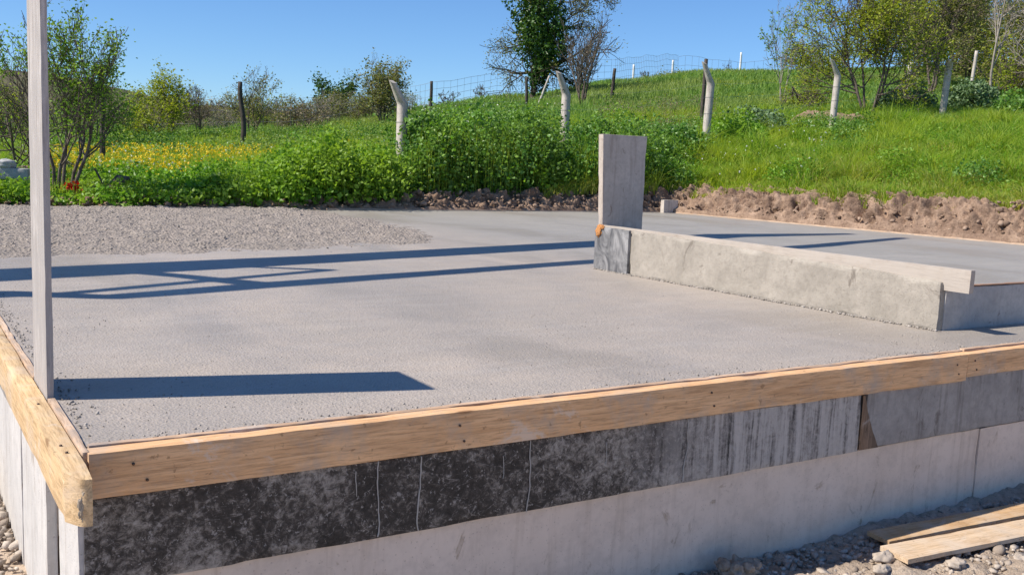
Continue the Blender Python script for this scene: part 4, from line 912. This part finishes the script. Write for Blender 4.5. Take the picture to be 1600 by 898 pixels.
# ------------------------------------------------------------------ fences
def bentpost(px, r, ytop, ybend, label, lean=0, side=-1, w_=.125, m='conc_post', group='bent concrete fence posts'):
    g = gp(px, r); zt = at(px, r, ytop)[2]; zb = at(px, r, ybend)[2]; d = g[:2]/r; s = np.array([d[1], -d[0]])
    L = .38; o = empty('fence_post', tuple(g)); tag(o, label, 'fence post', group); w_ *= 1.12
    hb = zb-g[2]; ht = zt-g[2]; k = w_/2**.5
    P = np.array([[0, 0, -.15], [lean*.5, 0, hb*.5], [lean, 0, hb], [lean+side*.18, -.26, ht]])
    W = P[:, :1]*np.r_[s, 0][None]+P[:, 1:2]*np.r_[d, 0][None]+P[:, 2:]*np.array([0, 0, 1.])[None]
    def ring(c, n1, n2, a): return [c+n1*a+n2*a, c-n1*a+n2*a, c-n1*a-n2*a, c+n1*a-n2*a]
    an_ = math.radians(24); s3 = np.array([math.cos(an_), math.sin(an_), 0]); d3 = np.array([-math.sin(an_), math.cos(an_), 0]); a = w_/2
    rg_ = []; 
    for i, c in enumerate(W):
        aa_ = a*(1.0 if i < 3 else .8)
        rg_.append(ring(c, s3, d3 if i < 3 else d3*.8+np.array([0, 0, .45]), aa_))
    Q = np.array([q+[q[0]] for q in rg_]); mb = MB()
    # finer rings so the edges can waver
    t0 = np.linspace(0, 3, 34); Qf = np.stack([np.stack([np.interp(t0, range(4), Q[:, j, c]) for c in range(3)], 1) for j in range(5)], 1)
    nz = .003*np.stack([fbm(Qf[..., :].reshape(-1, 3)*9+px, 2, c) for c in range(3)], 1).reshape(Qf.shape); nz[:, 4] = nz[:, 0]; Qf = Qf+nz
    mb.grid(Qf[::-1]); mb.add(Qf[-1, :4], [[0, 1, 2, 3]]); mb.build('post_shaft', M[m], o)
    for f_ in (.35, .6, .82):
        wm = MB()
        c = W[0]*(1-f_)+W[2]*f_; wm.tube([c+s3*a*1.15+d3*a*1.15, c-s3*a*1.15+d3*a*1.15, c-s3*a*1.15-d3*a*1.15, c+s3*a*1.15-d3*a*1.15, c+s3*a*1.15+d3*a*1.15], .004, 4, False); wm.build('wire_tie', M['wire'], o)
    
    return W[:3]+g, W[3]+g
fp = [bentpost(627, 18, 130, 163, 'first bent concrete fence post, at the left end of the nettle thicket', side=-1),
      bentpost(880, 21.7, 115, 148, 'second bent concrete fence post, standing in the thicket left of the upright grey panel'),
      bentpost(1099, 24.2, 100, 131, 'third bent concrete fence post, right of the upright grey panel', .05),
      bentpost(1294, 28.2, 95, 118, 'fourth bent concrete fence post, in front of the budding tree', .05),
      bentpost(1463, 32.8, 97, 108, 'fifth leaning post between the two grey-green bushes', .06, .25, .15)]
mb = MB()
for j in range(4):
    for f_ in (.35, .6, .82, 1.0):
        A_ = fp[j][0]; B_ = fp[j+1][0]; a = A_[0]*(1-f_)+A_[2]*f_; b = B_[0]*(1-f_)+B_[2]*f_
        t_ = np.linspace(0, 1, 14)[:, None]; q = a*(1-t_)+b*t_; q[:, 2] -= .07*np.sin(t_[:, 0]*math.pi); mb.tube(q, .0017, 3, False)
tag(mb.build('barbed_wire', M['wire']), 'thin sagging wires strung between the bent concrete posts', 'wire')

def woodpost(px, r, ytop, ybot, label, dx=0, w_=.05, m='deadwood', crook=0, group='wooden fence posts'):
    g = gp(px, r); zt = at(px, r, ytop)[2]-g[2]; d = g[:2]/r; s = np.array([d[1], -d[0]])
    o_ = MB(); t_ = np.linspace(0, 1, 12); off = dx*t_+crook*np.sin(t_*5); q = np.stack([s[0]*off, s[1]*off, -.2+(zt+.2)*t_], 1)+.008*np.stack([fbm(P3(t_*5+px, 0*t_), 2, c) for c in range(3)], 1)
    o_.tube(q, w_*(1.1-.25*t_), 8); o = o_.build('wooden_post', M[m], smooth=True); o.location = tuple(g); tag(o, label, 'fence post', group); return g+q[-1]
tops = {}
woodpost(160, 24, 150, 245, 'straight dark post right of the leafy young tree', 0, .06)
woodpost(375, 34, 128, 200, 'crooked dead wooden post in the left field', .08, .085, crook=.09)
tops[0] = woodpost(671, 52, 127, 172, 'dark straight post on the skyline right of the first concrete post', 0, .09)
tops[1] = woodpost(816, 50, 120, 153, 'thin dark crooked post left of the ivy-clad trunk', .12, .08, crook=.05)
woodpost(836, 52, 118, 150, 'leaning pale stake under the ivy-clad tree', .55, .06, 'conc_post', group=None)
tops[2] = woodpost(949, 48, 107, 165, 'tall dark post with a bent top right of the bare coppiced tree', .14, .085, crook=.02)
woodpost(1042, 80, 94, 115, 'white post in front of the round skyline shrub', 0, .09, 'whitepost', group='pale posts on the skyline')
woodpost(982, 76, 101, 122, 'white post on the skyline left of the round shrub', 0, .09, 'whitepost', group='pale posts on the skyline')
woodpost(1146, 84, 82, 105, 'white post on the skyline right of the third concrete post', 0, .09, 'whitepost', group='pale posts on the skyline')
woodpost(1091, 29, 92, 170, 'rough wooden post just behind the third concrete post', .03, .06, 'deadwood')
woodpost(1407, 42, 95, 130, 'short grey post behind the left grey-green bush', 0, .09, 'conc_post', group=None)
woodpost(1502, 40, 80, 122, 'pale post rising behind the right grey-green bush', .1, .065, 'conc_post', group=None)
woodpost(700+5, 64, 145, 165, 'small thin stake in the mesh fence', 0, .035, group=None)
woodpost(215, 40, 175, 205, 'small stake in the field under the yellow tree', 0, .05, group=None)
woodpost(270, 40, 178, 207, 'small stake right of the yellow tree', 0, .05, group=None)
# ridge mesh fence
def meshfence(pts, h, step, rad, name, label, rows=5):
    mb = MB(); pts = np.array([np.r_[p[:2], 0] for p in pts]); seg = np.linalg.norm(np.diff(pts, axis=0), axis=1); L = np.r_[0, np.cumsum(seg)]
    t_ = np.arange(0, L[-1], step); x = np.interp(t_, L, pts[:, 0]); y = np.interp(t_, L, pts[:, 1]); z = gz(x, y)
    ta = np.linspace(0, L[-1], 60); xa = np.interp(ta, L, pts[:, 0]); ya = np.interp(ta, L, pts[:, 1]); za = gz(xa, ya)
    sag = .05*np.sin(ta*1.3)+.03*np.sin(ta*3.1)
    for i in range(rows): mb.tube(np.stack([xa, ya, za+.15+(h-.15)*i/(rows-1)+sag*i/rows], 1), rad, 3, False)
    for i in range(len(t_)): mb.tube([(x[i], y[i], z[i]+.05), (x[i], y[i], z[i]+h)], rad*.8, 3, False)
    tag(mb.build(name, M['wire']), label, 'wire fence')
meshfence([at(560, 60), at(671, 55), at(816, 58), at(952, 60), at(1050, 76)], 1.6, .42, .0085, 'mesh_fence', 'square wire mesh fence along the skyline between the dark posts')
meshfence([at(-80, 46), at(160, 44), at(375, 42), at(620, 50)], 1.5, .8, .007, 'mesh_fence', 'thin wire fence in front of the brush on the left', 4)
meshfence([at(1050, 76), at(1146, 82), at(1215, 84)], 1.5, .8, .011, 'mesh_fence', 'faint wire fence on the skyline behind the third concrete post', 3)

# rubble by the left edge of the photograph
mb = MB(); c = at(14, 15.9)
o = rough_box((-.42, -.1, 0), (.24, .10, .17), .03, .012, 81, .02, 5).build('concrete_chunk', M['stonegrey']); o.location = (c[0], c[1], .32); o.rotation_euler = (0, .05, -.3); tag(o, 'broken grey concrete chunk at the left edge behind the slab', 'concrete chunk')
mb = MB(); subrock(mb, (0, 0, 0), .12, 91, 1.6, .4, (1, .8, .6), 22); o = mb.build('stone', M['stonegrey']); o.location = (c[0]-.03, c[1], .53); tag(o, 'grey stone on top of the broken concrete chunk at the left edge', 'stone')
mb = MB(); subrock(mb, (0, 0, 0), .2, 92, 1.6, .4, (1, .8, .7), 22); o = mb.build('stone', M['stonegrey']); o.location = (c[0]-.05, c[1]+.1, .1); tag(o, 'grey stone hidden in the weeds under the broken concrete chunk', 'stone')
c = at(165, 15.9); mb = MB(); rg = np.random.default_rng(3)
mb.tube([(0, 0, -.1), (.05, 0, .12), (.2, .05, .28), (.34, .05, .30)], np.array([.07, .09, .08, .03]), 7)
for i in range(9): a = rg.normal(0, .12, 3); mb.tube([(.05+a[0]*.3, a[1]*.3, .05), (-.12+a[0], a[1], .2+a[2]), (-.25+a[0]*2, a[1], .05+a[2])], np.array([.02, .014, .006]), 4, False)
o = mb.build('dead_stump', M['bark']); o.location = (c[0], c[1], .08); tag(o, 'dead brown root stump among the weeds right of the red flower', 'stump')
